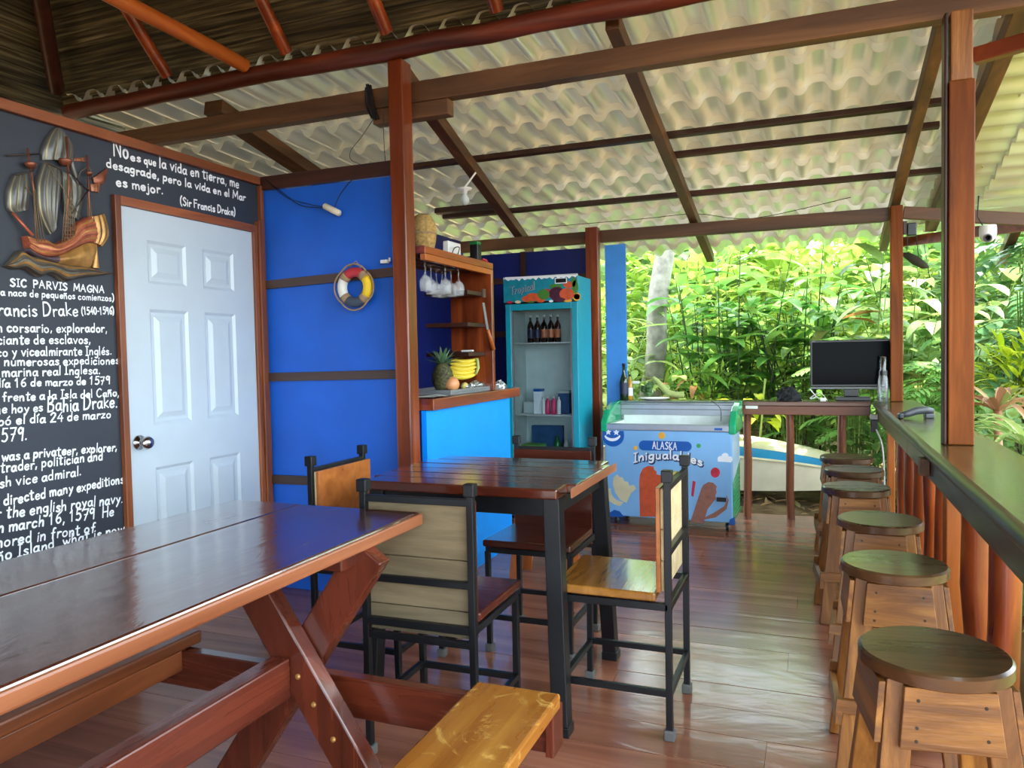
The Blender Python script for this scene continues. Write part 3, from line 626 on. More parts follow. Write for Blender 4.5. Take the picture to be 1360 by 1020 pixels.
mb = MB(); mb.box(.39, .4245, 3.33, 3.40, .79, .858, 'beam_y'); tag(part(mb, 'fascia_block', bar, bev=.003), 'small square wooden block on the fascia')
bb = thing('back_bar_counter', 'narrow dark wooden bar shelf along the back railing', 'counter', (-.5, 6.15, .82))
mb = MB(); mb.box(-1.38, .392, 6.02, 6.26, .868, .90, 'counter_back'); part(mb, 'worktop', bb, bev=.004)
mb = MB(); mb.box(-1.38, .390, 6.035, 6.06, .80, .867, 'trimwood_x'); part(mb, 'fascia', bb, bev=.003)
mb = MB(); q = at(998, 540, y=6.015); mb.box(q.x-.045, q.x+.045, 6.026, 6.0345, q.z-.018, q.z+.018, 'white_plastic'); tag(part(mb, 'price_tag', bb, bev=.003), 'small white tag')
# ---- round balusters
def baluster(lb, x, y, r, z1, grp, seed, mt='redwood_z'):
    log('baluster', lb, 'baluster', (x, y, .0), (x+random.Random(seed).uniform(-.01, .01), y, z1), r*1.04, r, mt, grp, .007, 12, seed)
B = [(2.755, 'thick reddish log baluster behind the nearest round stool'), (3.165, 'log baluster just in front of the orange square post'), (3.92, 'first log baluster beyond the orange square post'), (4.22, 'second log baluster beyond the orange square post'), (4.66, 'third log baluster beyond the orange square post'), (5.12, 'fourth log baluster beyond the orange square post'), (5.58, 'last log baluster before the thin corner post')]
for i, (y, lb) in enumerate(B):
    if lb: baluster(lb, .555, y, .046 if y < 3.4 else .043, .85, 'round log balusters under the bar counter', i)
for i, (px, lb) in enumerate(((992, 'wavy log baluster half hidden behind the ice cream freezer'), (1050, 'slim log baluster in the open gap before the boat'), (1117, 'log baluster rising behind the farthest round stool'))):
    baluster(lb, at(px, 600, y=6.15).x, 6.15, .030, .865, 'log balusters under the back bar shelf', 20+i, 'trimwood_z')
# ---- dining table
dt = thing('dining_table', 'square dining table with glossy red-brown plank top on black steel legs', 'table', (-1.165, 2.77, 0))
DX0, DX1, DY0, DY1, DZ = -1.585, -.765, 2.415, 3.125, .84
mb = MB(); n = 6
def rr_outline(x0, x1, y0, y1, r):
    o = []
    for cx, cy, a in ((x1-r, y0+r, -90), (x1-r, y1-r, 0), (x0+r, y1-r, 90), (x0+r, y0+r, 180)):
        for k in range(5): t = radians(a+k*22.5); o.append((cx+r*cos(t), cy+r*sin(t)))
    return o
w = (DY1-DY0)/n
for k in range(n): mb.box(DX0+(.03 if k in (0, n-1) else .0), DX1-(.035 if k in (0, n-1) else .0), DY0+k*w, DY0+(k+1)*w-.001, DZ-.036, DZ-(.0006*(k % 2)), 'tabletop_dining')
part(mb, 'tabletop', dt, bev=.006)
mb = MB(); mb.box(DX1-.0005, DX1+.007, DY0+.04, DY1-.04, DZ-.035, DZ-.002, 'table_edge'); tag(part(mb, 'edge_strip', dt, bev=.003), 'lighter worn wooden edge strip')
mb = MB(); a0, a1, b0, b1, zz = DX0+.07, DX1-.07, DY0+.055, DY1-.055, DZ-.037
for q in ((a0, a1, b0-.012, b0+.012), (a0, a1, b1-.012, b1+.012), (a0-.012, a0+.012, b0, b1), (a1-.012, a1+.012, b0, b1)): mb.box(*q, zz-.065, zz, 'black_steel')
part(mb, 'apron', dt)
for sx, sy in ((1, -1), (1, 1), (-1, -1), (-1, 1)):
    tx = (a1 if sx > 0 else a0); ty = (b0 if sy < 0 else b1); mb = MB()
    mb.beam((tx+sx*.035, ty+sy*.04, .0), (tx+sx*.004, ty, zz-.001), .058, .058, 'black_steel', (0, 1, 0)); lg = part(mb, 'leg', dt, bev=.003)
    mb = MB(); mb.box(tx+sx*.035-.033, tx+sx*.035+.033, ty+sy*.04-.033, ty+sy*.04+.033, 0, .035, 'black_steel'); mb.xf(Matrix.Translation(-Vector(dt.location))); build(mb, 'foot_cap', lg, bev=.003)
# ---- chairs: seat toward +Y, back at -Y side
def make_chair(label, seat_m, back_m, raw_m, low=False):
    t = thing('metal_chair', label, 'chair', (0, 0, 0), 0, 'black steel chairs around the dining table')
    W2, Dp, SH, BH = .188, .375, .462, .90; s = .022; y0, y1 = -Dp/2, Dp/2
    mb = MB(); mb.box(-W2-.012, W2+.012, y0+.042, y1+.03, SH-.0, SH+.030, seat_m)
    mb.v = [(x*(1.0 if y > 0 else .97), y, z+(.004 if y > 0 else 0)) for x, y, z in mb.v]; build(mb, 'seat', t, bev=.007)
    mb = MB()
    for x in (-W2, W2): mb.box(x-s/2, x+s/2, y0, y1, SH-.026, SH-.002, 'black_steel')
    for y in (y0, y1): mb.box(-W2, W2, y-s/2, y+s/2, SH-.026, SH-.002, 'black_steel')
    build(mb, 'seat_frame', t, bev=.002)
    for x in (-W2, W2):
        mb = MB(); mb.box(x-s/2, x+s/2, y0-s/2, y0+s/2, .0, BH-.0, 'black_steel'); l = build(mb, 'leg', t, bev=.002)
        mb = MB(); mb.box(x-s*.8, x+s*.8, y0-s*.8, y0+s*.8, BH-.034, BH+.006, 'black_steel'); tag(build(mb, 'finial', l, bev=.003), 'black square cap')
        mb = MB(); mb.box(x-s*.8, x+s*.8, y0-s*.8, y0+s*.8, 0, .035, 'grey_rubber'); tag(build(mb, 'foot_cap', l, bev=.004), 'grey rubber foot')
        mb = MB(); mb.beam((x*.98, y1+.004, 0), (x, y1, SH-.02), s, s, 'black_steel', (0, 1, 0)); l = build(mb, 'leg', t, bev=.002)
        mb = MB(); mb.box(x*.98-s*.8, x*.98+s*.8, y1+.004-s*.8, y1+.004+s*.8, 0, .035, 'grey_rubber'); tag(build(mb, 'foot_cap', l, bev=.004), 'grey rubber foot')
        mb = MB(); mb.box(x-.009, x+.009, y0+.01, y1-.008, .145, .167, 'black_steel'); build(mb, 'stretcher', t, bev=.002)
    for y in (y0, y1): mb = MB(); mb.box(-W2+.01, W2-.01, y-.009, y+.009, .142, .164, 'black_steel'); build(mb, 'stretcher', t, bev=.002)
    for z in ((.835, .578, .392) if low else (.835, .617, .44)):
        mb = MB(); mb.box(-W2+.01, W2-.01, y0-.009, y0+.009, z, z+.022, 'black_steel'); build(mb, 'back_rail', t, bev=.002)
    mb = MB()
    for z0, z1 in (((.416, .50), (.502, .66), (.662, .842)) if low else ((.497, .60), (.602, .705), (.707, .842))): mb.box(-W2+.004, W2-.004, y0+.0115, y0+.024, z0, z1, raw_m)
    mb.box(-W2-.002, W2+.002, y0+.0245, y0+.040, .416 if low else .494, .846, back_m)
    build(mb, 'backrest', t, bev=.003)
    return t
c0 = make_chair('steel chair seen from behind, its grey raw-wood back toward the camera', 'chair_dark', 'chair_dark', 'chair_raw', True); c0.location = (-1.165, 2.285, 0); c0.rotation_euler = (0, 0, radians(1))
c1 = dup(c0, (-1.135, 3.21, 0), pi, 'steel chair on the far side of the dining table, its dark back by the fridge')
c2 = make_chair('steel chair right of the dining table, its golden wooden seat shining', 'chair_gold', 'chair_orange', 'chair_pale'); c2.location = (-.635, 2.695, 0); c2.rotation_euler = (0, 0, radians(90))
c3 = make_chair('steel chair left of the dining table, its orange wood back facing the room', 'chair_orange', 'chair_orange', 'chair_pale'); c3.location = (-1.685, 2.715, 0); c3.rotation_euler = (0, 0, radians(-90))
# ---- picnic table
pt = thing('picnic_table', 'big dark glossy picnic table with attached benches on crossed legs', 'table', (-1.36, .9, 0))
PZ = .82
mb = MB(); mb.box(-1.565, -1.122, -.6, 2.055, PZ-.04, PZ, 'tabletop_picnic'); part(mb, 'tabletop', pt, bev=.008)
mb = MB(); mb.box(-1.85, -1.5675, -.6, 2.065, PZ-.04, PZ-.001, 'tabletop_picnic'); part(mb, 'tabletop', pt, bev=.008)
mb = MB(); mb.box(-1.1215, -1.110, -.6, 2.05, PZ-.038, PZ-.003, 'table_edge'); tag(part(mb, 'edge_strip', pt, bev=.006), 'orange-brown wooden table edge')
for fy in (1.70, .05):
    for sx, dy in ((1, .055), (-1, 0)):
        mb = MB(); a = (-1.325-sx*.325, fy+dy, .0); b = (-1.325+sx*.215, fy+dy, PZ-.042)
        mb.beam(a, b, .105, .052, 'picnic_z', (0, 1, 0)); lg = part(mb, 'leg', pt, bev=.005)
        if sx < 0 and fy > 1:
            for tt in (.36, .47, .56):
                c = Vector(a).lerp(Vector(b), 1-tt) if 0 else Vector(a).lerp(Vector(b), tt); m2 = MB(); m2.lathe([(.008, 0), (.008, .003), (.005, .006), (0, .007)], 'ship_gold', (c.x, fy+dy-.026, c.z), 10, (0, -1, 0)); m2.xf(Matrix.Translation(-Vector(pt.location))); build(m2, 'bolt', lg)
    mb = MB(); mb.box(-2.06, -.63, fy+.085, fy+.125, .285, .399, 'picnic_x'); part(mb, 'cross_bearer', pt, bev=.004)
    mb = MB(); mb.box(-1.53, -1.15, fy-.03, fy+.085, PZ-.085, PZ-.042, 'picnic_x'); part(mb, 'top_cleat', pt, bev=.004)
mb = MB(); mb.box(-1.385, -1.325, .10, 1.672, .375, .485, 'picnic_y'); part(mb, 'long_rail', pt, bev=.005)
for x0, x1, nm, yb in ((-.825, -.595, 'bench', 1.80), (-2.05, -1.815, 'trimwood_y', 1.86)):
    mb = MB(); mb.box(x0, x1, -.6, yb, .401, .44, nm); tag(part(mb, 'bench_seat', pt, bev=.007), 'golden scratched bench plank' if nm == 'bench' else 'brown bench plank behind the legs')
mb = MB(); mb.box(-.627, -.605, 1.765, 1.845, .285, .398, 'picnic_z'); part(mb, 'bearer_end', pt, bev=.003)
mb = MB(); mb.box(-1.855, -1.825, .1, 1.79, .335, .398, 'trimwood_y'); part(mb, 'bench_batten', pt, bev=.003)
# ---- round wooden stools
def make_stool(label, h=.632, group='round-seated wooden bar stools along the counter'):
    t = thing('bar_stool', label, 'stool', (0, 0, 0), 0, group)
    R_ = .152
    mb = MB(); mb.lathe([(0, h-.034), (R_-.006, h-.034), (R_, h-.030), (R_, h-.006), (R_-.006, h), (0, h+.0005)], 'stool_seat', (0, 0, 0), 40, mats=['stool_rim', 'stool_rim', 'stool_rim', 'stool_seat', 'stool_seat']); build(mb, 'seat', t, auto=30)
    top, bot, zt_ = .088, .150, h-.035
    P = lambda sx, sy, z: Vector((sx*(bot+(top-bot)*z/zt_), sy*(bot+(top-bot)*z/zt_), z))
    for sx in (-1, 1):
        for sy in (-1, 1):
            mb = MB(); mb.beam(P(sx, sy, 0), P(sx, sy, zt_), .058, .030, 'stoolwood_z', (0, 1, 0)); build(mb, 'leg', t, bev=.003)
    def slat(axis, sgn, z0, z1, ext, th, off):
        a0, a1 = P(1, 1, z0).x, P(1, 1, z1).x; d0, d1 = a0+off, a1+off; q = lambda u, d, z: (u, sgn*d, z) if axis == 'x' else (sgn*d, u, z)
        mb = MB(); mb.hexa([q(-a0-ext, d0, z0), q(a0+ext, d0, z0), q(a0+ext, d0+th, z0), q(-a0-ext, d0+th, z0)], [q(-a1-ext, d1, z1), q(a1+ext, d1, z1), q(a1+ext, d1+th, z1), q(-a1-ext, d1+th, z1)], 'stoolwood_'+axis); return mb
    for sgn in (-1, 1):
        build(slat('x', sgn, zt_-.130, zt_-.004, -.002, .016, .0155), 'apron', t, bev=.002)
        build(slat('y', sgn, zt_-.130, zt_-.004, .012, .014, .0300), 'apron', t, bev=.002)
        build(slat('x', sgn, .205, .245, .05, .018, .0155), 'footrest', t, bev=.002)
        build(slat('y', sgn, .170, .212, .034, .018, .0300), 'footrest', t, bev=.002)
    mb = MB()
    for sgn in (-1, 1):
        for u, z in ((-.062, zt_-.03), (-.066, zt_-.085), (-.068, zt_-.112), (.064, zt_-.035), (.066, zt_-.10)):
            d_ = P(1, 1, z).x+.0155+.0155; mb.lathe([(.0042, 0), (.0036, .0012), (0, .0014)], 'ship_dark', (u, sgn*d_, z), 8, (0, sgn, 0))
    tag(build(mb, 'nail_heads', t), 'dark nail heads')
    return t
SY = [(.245, 1.868, 'nearest round bar stool, its worn dark seat large at the lower right', 8), (.232, 2.60, 'second nearest round bar stool along the counter', 2), (.242, 3.25, 'third round bar stool from the camera along the counter', -4), (.192, 3.98, 'fourth round bar stool from the camera, its legs standing clear to the left', 5), (.210, 4.55, 'fifth round bar stool from the camera, small purplish-brown seat', 0), (.192, 5.06, 'farthest round bar stool, next to the back railing', 3)]
s0 = make_stool(SY[0][2])
for i, (x, y, lb, r) in enumerate(SY):
    if i == 0: s0.location = (x, y, 0); s0.rotation_euler = (0, 0, radians(r))
    else: dup(s0, (x, y, 0), radians(r), lb)
ks = make_stool('tall light orange wooden stool at the kitchen counter, behind the dining table', .74, 'light wooden stools at the kitchen counter')
ks.location = (-1.44, 4.12, 0); ks.rotation_euler = (0, 0, radians(6))
for ch in ks.children:
    if ch.name.startswith(('leg', 'apron', 'footrest')): ch.data.materials[0] = MATS['orangewood_z']
# ---- kitchen counter and pass-through frame
KX = -1.905
KX0 = KX
kc = thing('kitchen_counter', 'kitchen pass-through counter with a bright blue front and red-brown top', 'counter', (KX, 4.2, 0))
mb = MB(); mb.box(KX-.03, KX, 3.58, 4.775, 0, 1.005, 'bright_blue'); part(mb, 'front_panel', kc)
mb = MB(); mb.box(KX-.62, KX+.045, 3.58, 4.86, 1.007, 1.068, 'redwood_y'); part(mb, 'worktop', kc, bev=.004)
mb = MB(); mb.box(KX-.55, KX-.03, 4.745, 4.775, 0, 1.005, 'darkwood_z'); part(mb, 'end_panel', kc)
fr = thing('shelf_frame', 'red-brown wooden serving frame with shelves over the kitchen counter', 'shelf', (KX, 4.2, 1.07))
mb = MB(); mb.box(KX-.33, KX+.02, 3.57, 4.49, 1.835, 1.875, 'redwood_y'); part(mb, 'top_board', fr, bev=.003)
mb = MB(); mb.box(KX-.01, KX+.022, 3.57, 4.445, 1.80, 1.834, 'orangewood_y'); part(mb, 'front_lip', fr, bev=.003)
mb = MB(); mb.box(KX-.27, KX+.02, 4.455, 4.49, 1.069, 1.834, 'redwood_z'); part(mb, 'side_panel', fr, bev=.003)
for z in (1.665, 1.47, 1.29):
    mb = MB(); mb.box(KX-.32, KX-.03, 4.20, 4.454, z, z+.025, 'darkwood_x'); part(mb, 'shelf_board', fr, bev=.002)
mb = MB()
for x in (KX-.05, KX-.13, KX-.21, KX-.29): mb.box(x-.012, x+.012, 3.58, 4.44, 1.818, 1.833, 'darkwood_y')
part(mb, 'glass_rack', fr)
# ================================================================== THINGS ON THE WALLS
# ---- sailing ship relief
sh = thing('ship_relief', 'carved relief of a three-masted sailing ship hanging on the blackboard wall', 'wall decoration', tuple(wallx(72, 372)))
sh.location.x = XW
def resample(pl, n):
    pl = [Vector((a, b)) for a, b in pl]; d = [0]
    for i in range(1, len(pl)): d.append(d[-1]+(pl[i]-pl[i-1]).length)
    out = []
    for k in range(n+1):
        t = d[-1]*k/n; i = 0
        while i < len(pl)-2 and d[i+1] < t: i += 1
        u = (t-d[i])/max(1e-9, d[i+1]-d[i]); out.append(pl[i].lerp(pl[i+1], min(1, max(0, u))))
    return out
def shw(p, dep): q = wallx(p[0], p[1]); return Vector((XW+.001+dep, q.y, q.z))
def patch(name, L, R_, base, bulge, mats, nu=14, nv=14, ribs=0, ribd=.004, lab=None):
    A, B = resample(smooth_line([(a, b, 0) for a, b in L], 4) and [(q.x, q.y) for q in smooth_line([(a, b, 0) for a, b in L], 4)], nv), resample([(q.x, q.y) for q in smooth_line([(a, b, 0) for a, b in R_], 4)], nv)
    mb = MB(); vs = []
    for j in range(nv+1):
        for i in range(nu+1):
            u, v = i/nu, j/nv; edge = (sin(pi*u)**.6)*(sin(pi*min(1, v*.9+.1))**.4 if v < 1 else .55)
            vs.append(shw(A[j].lerp(B[j], u), base+bulge*edge+(ribd*cos(u*ribs*2*pi) if ribs else 0)))
    w = nu+1; fs = [(j*w+i, j*w+i+1, (j+1)*w+i+1, (j+1)*w+i) for j in range(nv) for i in range(nu)]
    for idx, f in enumerate(fs): pass
    b = len(vs); bd = [i for i in range(w)]+[j*w+nu for j in range(1, nv+1)]+[nv*w+i for i in range(nu-1, -1, -1)]+[j*w for j in range(nv-1, 0, -1)]
    vs += [Vector((XW+.0005, vs[i].y, vs[i].z)) for i in bd]
    m0 = mats if isinstance(mats, str) else mats[0]; mb.add(vs, fs+[(bd[k], bd[(k+1) % len(bd)], b+(k+1) % len(bd), b+k) for k in range(len(bd))], m0)
    if not isinstance(mats, str):
        m1 = mb.m(mats[1])
        for idx in range(len(fs)):
            if ((idx % nu)*ribs*4//nu) % 4 == 1: mb.mi[idx] = m1
    o = part(mb, name, sh, auto=60); 
    if lab: o['label'] = lab
    return o
SG = ('sail', 'sail_gilt')
patch('sail', [(70, 170), (60, 182), (53, 198), (53, 213)], [(79, 173), (90, 186), (95, 197), (94, 213)], .012, .022, SG, 24, 12, 4, .002)
patch('sail', [(90, 206), (92, 222), (98, 236)], [(95, 206), (99, 222), (102, 237)], .006, .008, 'sail', 6, 8)
patch('sail', [(54, 216), (46, 236), (43.5, 254), (47, 284), (62, 312)], [(76, 227), (78, 240), (76, 262), (73, 284), (70, 301)], .014, .030, SG, 30, 18, 5, .0025)
patch('sail', [(79, 228), (80, 256), (84, 284)], [(97, 238), (109, 253), (101, 293)], .010, .022, SG, 24, 14, 4, .002)
patch('sail', [(15, 233), (6, 254), (7, 277), (13, 283)], [(35, 231), (37, 254), (34, 279)], .010, .024, SG, 24, 12, 4, .002)
patch('sail', [(121, 237), (124, 244), (132, 246)], [(141, 223), (140, 232), (137, 242)], .008, .008, 'ship_copper', 8, 8)
patch('pennant', [(91, 210.5), (91, 214)], [(111, 209.5), (111, 215)], .008, .004, ('ship_copper', 'ship_gold'), 12, 3, 3, .001)
patch('pennant', [(117, 245), (118, 254)], [(131, 244), (128, 256)], .012, .005, ('ship_copper', 'ship_gold'), 12, 4, 3, .001)
hullT = [(28, 314), (40, 318), (53, 319), (64, 325), (78, 320), (88, 312), (94, 299), (106, 292), (114, 288), (130, 291)]
hullM = [(31, 330), (42, 338), (56, 342), (70, 340), (82, 335), (94, 329), (106, 324), (118, 324), (127, 328), (135, 313)]
hullB = [(32, 335), (42, 342), (56, 347), (70, 351), (84, 353), (96, 354), (106, 355), (113, 355), (117, 345), (122, 327)]
def strip(name, T_, B_, base, bulge, mats, nv=8, bands=0, **k):
    A = resample([(q.x, q.y) for q in smooth_line([(a, b, 0) for a, b in T_], 4)], 36); B2 = resample([(q.x, q.y) for q in smooth_line([(a, b, 0) for a, b in B_], 4)], 36)
    mb = MB(); vs = [shw(A[i].lerp(B2[i], j/nv), base+bulge*sin(pi*(.12+.8*j/nv))*(sin(pi*(.06+.88*i/36))**.5)+(.0025 if bands and j % 2 else 0)) for j in range(nv+1) for i in range(37)]
    fs = [(j*37+i, j*37+i+1, (j+1)*37+i+1, (j+1)*37+i) for j in range(nv) for i in range(36)]
    bd = list(range(37))+[j*37+36 for j in range(1, nv+1)]+[nv*37+i for i in range(35, -1, -1)]+[j*37 for j in range(nv-1, 0, -1)]; b = len(vs)
    vs += [Vector((XW+.0005, vs[i].y, vs[i].z)) for i in bd]; m0 = mats if isinstance(mats, str) else mats[0]
    mb.add(vs, fs+[(bd[q], bd[(q+1) % len(bd)], b+(q+1) % len(bd), b+q) for q in range(len(bd))], m0)
    if not isinstance(mats, str):
        for idx in range(len(fs)): mb.mi[idx] = mb.m(mats[(idx//36) % len(mats)] if bands else mats[1 if idx % 36 > 14 else 0])
    return part(mb, name, sh, auto=60)
strip('hull_side', hullT, hullM, .030, .022, ('ship_red', 'ship_gold', 'ship_red', 'ship_copper'), 12, 1)
strip('hull_bottom', hullM[:-2]+[(122, 326)], hullB[:-1], .026, .024, ('ship_violet', 'ship_gold'), 8)
patch('sterncastle', [(113, 289), (113, 306), (116, 323)], [(130, 285), (136, 312), (127, 328)], .036, .016, ('ship_gold', 'ship_dark'), 12, 8, 3, .003)
patch('rudder', [(119.5, 328), (117, 356)], [(122, 328), (125, 357)], .030, .006, 'ship_gold', 4, 6)
strip('sea_base', [(4, 352), (14, 342), (21, 333), (34, 340), (50, 344), (64, 348), (90, 353), (110, 355), (126, 360), (142, 362)], [(2, 353), (14, 358), (29, 357), (46, 368), (58, 364), (68, 366), (81, 374), (98, 370), (120, 367), (143, 364)], .016, .034, ('ship_sea', 'ship_gold', 'ship_sea', 'ship_dark'), 8, 1)
def shtube(name, pts, r, mat, **k):
    mb = MB()
    for q in pts: mb.tube([shw(a[:2], a[2]) for a in q], r, mat, 6)
    o = part(mb, name, sh, smooth=True); return o
shtube('mast', [[(80, 183, .036), (80.5, 250, .046), (76, 324, .040)]], .0042, 'ship_copper'); shtube('mast', [[(31, 198, .022), (36, 250, .034), (41, 318, .036)]], .0038, 'ship_copper'); shtube('mast', [[(112, 207, .016), (112, 250, .024), (111, 302, .034)]], .0034, 'ship_copper')
shtube('bowsprit', [[(13, 283, .014), (35, 314, .036)]], .006, 'ship_red')
shtube('yard', [[(5, 207, .016), (31, 206, .022), (49, 205, .016)], [(53, 216, .03), (82, 232, .05), (109, 254, .03)], [(109, 253, .04), (84, 285, .048)], [(15, 233, .02), (37, 228, .036)]], .0032, 'ship_dark')
for c, r in (((34, 221), 7), ((80, 217), 8), ((112, 232), 4)):
    mb = MB(); q = shw(c, .028); s_ = (wallx(c[0]+r, c[1])-wallx(*c)).length; mb.lathe([(s_*.6, -s_*.45), (s_, s_*.3), (s_*.95, s_*.45), (s_*.3, s_*.5), (0, s_*.5)], 'ship_copper', (q.x, q.y, q.z), 12); part(mb, 'crow_nest', sh, smooth=True)
rg = [[(80+a, 240, .048), (72+b, 326, .044)] for a, b in ((-3, 0), (-1, 3), (1, 7), (2, 11), (3, 15), (4, 18))]+[[(36+a, 252, .036), (36+b, 322, .044)] for a, b in ((-1, 2), (0, 5), (1, 9), (2, 13))]+[[(110+a, 262, .026), (108+b, 302, .04)] for a, b in ((0, 0), (2, 3), (3, 6))]
rg += [[(53, 216, .03), (66, 245, .056), (97, 290, .044)], [(18, 234, .02), (26, 250, .036), (36, 262, .036)], [(100, 238, .014), (104, 228, .014), (112, 222, .018)], [(114, 222, .018), (121, 240, .014)]]
for y in range(262, 322, 5): rg.append([(78-(y-250)*.08, y, .047), (83+(y-250)*.09, y+1, .047)])
shtube('rigging', rg, .0016, 'ship_rope')
# ---- lifebuoy on the blue wall
cz = at(475, 382, y=3.47); lr = thing('lifebuoy', 'small decorative lifebuoy with red, yellow, grey and white quarters on the blue wall', 'wall decoration', (cz.x, 3.445, cz.z))
R0, r0 = .079, .026
for nm, a0, a1 in (('ring_red', 55, 125), ('ring_white', 145, 215), ('ring_grey', 235, 305), ('ring_yellow', -35, 35)):
    mb = MB(); mb.tube([(R0*cos(radians(a)), 0, R0*sin(radians(a))) for a in [a0+(a1-a0)*k/10 for k in range(11)]], r0, nm, 12); tag(build(mb, 'ring_segment', lr, smooth=True), nm.split('_')[1]+' quarter')
for a in (45, 135, 225, 315):
    mb = MB(); mb.tube([(R0*cos(radians(q)), 0, R0*sin(radians(q))) for q in (a-11, a-5, a, a+5, a+11)], r0+.002, 'rope_tan', 12); build(mb, 'rope_wrap', lr, smooth=True)
mb = MB(); pr = []
for k in range(41):
    a = 2*pi*k/40+pi/4; R_ = R0+r0+.006+.010*abs(sin(2*(a-pi/4))); pr.append((R_*cos(a), -.012, R_*sin(a)))
mb.tube(pr, .0045, 'rope_tan', 6); mb.tube([(-.03, -.006, .108), (.012, .0, .135), (.045, -.006, .096)], .003, 'rope_tan', 6); build(mb, 'grab_rope', lr, smooth=True)
# ---- pull-cord lamp and wires on the blue wall
a, b = at(430, 273, y=3.46), at(452, 284, y=3.46); lp = thing('wall_lamp', 'white capsule-shaped lamp hanging by wires on the blue wall', 'lamp', tuple((a+b)/2))
mb = MB(); mb.tube([a, a+(b-a)*.06, a+(b-a)*.5, a+(b-a)*.94, b], [.010, .017, .018, .017, .009], 'cream_plastic', 12); part(mb, 'body', lp, smooth=True)
mb = MB()
for pts in (((430, 275), (405, 270), (380, 262), (352, 238)), ((430, 276), (400, 273), (378, 258), (354, 240)), ((444, 276), (452, 258), (468, 237), (477, 222), (500, 216))): mb.tube(smooth_line([at(*q, y=3.472) for q in pts]), .0022, 'cable_black', 6)
part(mb, 'wires', lp)
mb = MB(); a = at(512, 348, y=3.47); mb.box(a.x-.02, a.x+.022, 3.45, 3.474, a.z-.008, a.z+.010, 'white_plastic'); mb.lathe([(.006, 0), (.006, .02)], 'white_plastic', (a.x+.03, 3.46, a.z), 8); single(mb, 'cable_clip', 'tiny white clip on the top batten of the blue wall', 'clip', bev=.002)
mb = MB()
for q in (((487, 112), (490, 130), (496, 158)), ((489, 112), (493, 132), (499, 159)), ((492, 113), (496, 140), (503, 158)), ((486, 116), (487, 140), (494, 157))): mb.tube(smooth_line([at(*p, y=3.51) for p in q]), .006, 'cable_black', 6)
for q in (((496, 158), (480, 182), (466, 200), (466, 212), (478, 218)), ((509, 150), (510, 190), (512, 216))): mb.tube(smooth_line([at(*p, y=3.49) for p in q]), .0018, 'cable_black', 5)
single(mb, 'cable_bundle', 'bundle of black cables looped over the left end of the timber block', 'cable')
mb = MB(); mb.tube(smooth_line([at(*p, y=3.62) for p in ((592, 127), (640, 127), (680, 121), (730, 114), (780, 95))]), .003, 'cable_black', 5); single(mb, 'cable', 'thin black cable sagging below the square beam, right of the block', 'cable')
mb = MB(); mb.tube(smooth_line([rp(*p, .115) for p in ((720, 302), (790, 296), (860, 290), (925, 284), (1000, 290), (1130, 262))]), .0028, 'cable_black', 5); single(mb, 'cable', 'thin black cable strung along under the tiles near the eave beam', 'cable')
# ---- ceiling bulb over the kitchen
q = at(617, 251, y=4.55); bl = thing('ceiling_bulb', 'bare round bulb in a white holder under the tile roof over the kitchen', 'lamp', tuple(q))
mb = MB(); mb.lathe([(.018, -.030), (.020, -.012), (.046, -.004), (.048, .006), (.0, .010)], 'white_plastic', tuple(q), 20); part(mb, 'holder', bl, smooth=True)
mb = MB(); mb.lathe([(.0, -.105), (.018, -.100), (.030, -.080), (.028, -.060), (.016, -.040), (.014, -.030)], 'fridge_liner', tuple(q), 18); tag(part(mb, 'bulb', bl, smooth=True), 'unlit bulb')
mb = MB(); mb.tube([q+Vector((0, 0, .008)), q+Vector((.06, .05, .11))], .006, 'white_plastic', 8); part(mb, 'stem', bl)
# ================================================================== ICE CREAM FREEZER
fz = thing('ice_cream_freezer', 'pale blue ice cream chest freezer with green ends and printed ice lollies', 'freezer', (-1.472, 5.552, 0), radians(-1.5))
FL, FD, FB = .965, .43, .07
def fbuild(mb, n, par=None, **k): return build(mb, n, par or fz, **k)
mb = MB(); mb.box(.02, FL-.02, 0, FD, FB, .715, 'freezer_blue'); fb = fbuild(mb, 'body', bev=.008)
mb = MB(); mb.box(.035, FL-.035, -.006, .05, .716, .762, 'freezer_metal'); fbuild(mb, 'front_band', bev=.006)
mb = MB(); mb.box(FL-.14, FL-.085, -.0075, -.006, .728, .745, 'print_blue'); tag(fbuild(mb, 'badge'), 'small dark blue badge')
pf = [(-.008, .70), (-.010, .765), (.02, .80), (.10, .858), (.19, .888), (.28, .905), (FD+.01, .91), (FD+.01, .70)]
for x0, x1 in ((-.008, .042), (FL-.042, FL+.006)):
    mb = MB(); mb.prism(pf, x1-x0, lambda u, v, d, x0=x0: Vector((x0+d, u, v)), 'freezer_green'); tag(fbuild(mb, 'end_cap', bev=.008), 'glossy green curved end')
mb = MB(); mb.box(.043, FL-.043, FD-.03, FD+.01, .718, .905, 'freezer_metal')
for z in (.785, .84, .875): mb.box(.043, FL-.043, FD-.036, FD-.031, z, z+.006, 'grey_plastic')
fbuild(mb, 'rear_rail')
mb = MB(); mb.box(.043, .075, .051, FD-.037, .7165, .76, 'freezer_liner').box(FL-.075, FL-.043, .051, FD-.037, .7165, .76, 'freezer_liner').box(.076, FL-.076, FD-.075, FD-.037, .7165, .80, 'freezer_liner').box(.076, FL-.076, .051, FD-.076, .7165, .722, 'freezer_liner'); fbuild(mb, 'liner')
mb = MB(); mb.grid(lambda u, v: (.05+(FL-.1)*u, .05+(FD-.09)*v, .770+.135*sin(v*pi/2)), 2, 10, 'lid_pane'); tag(fbuild(mb, 'glass_lid', smooth=True), 'curved clear sliding lid')
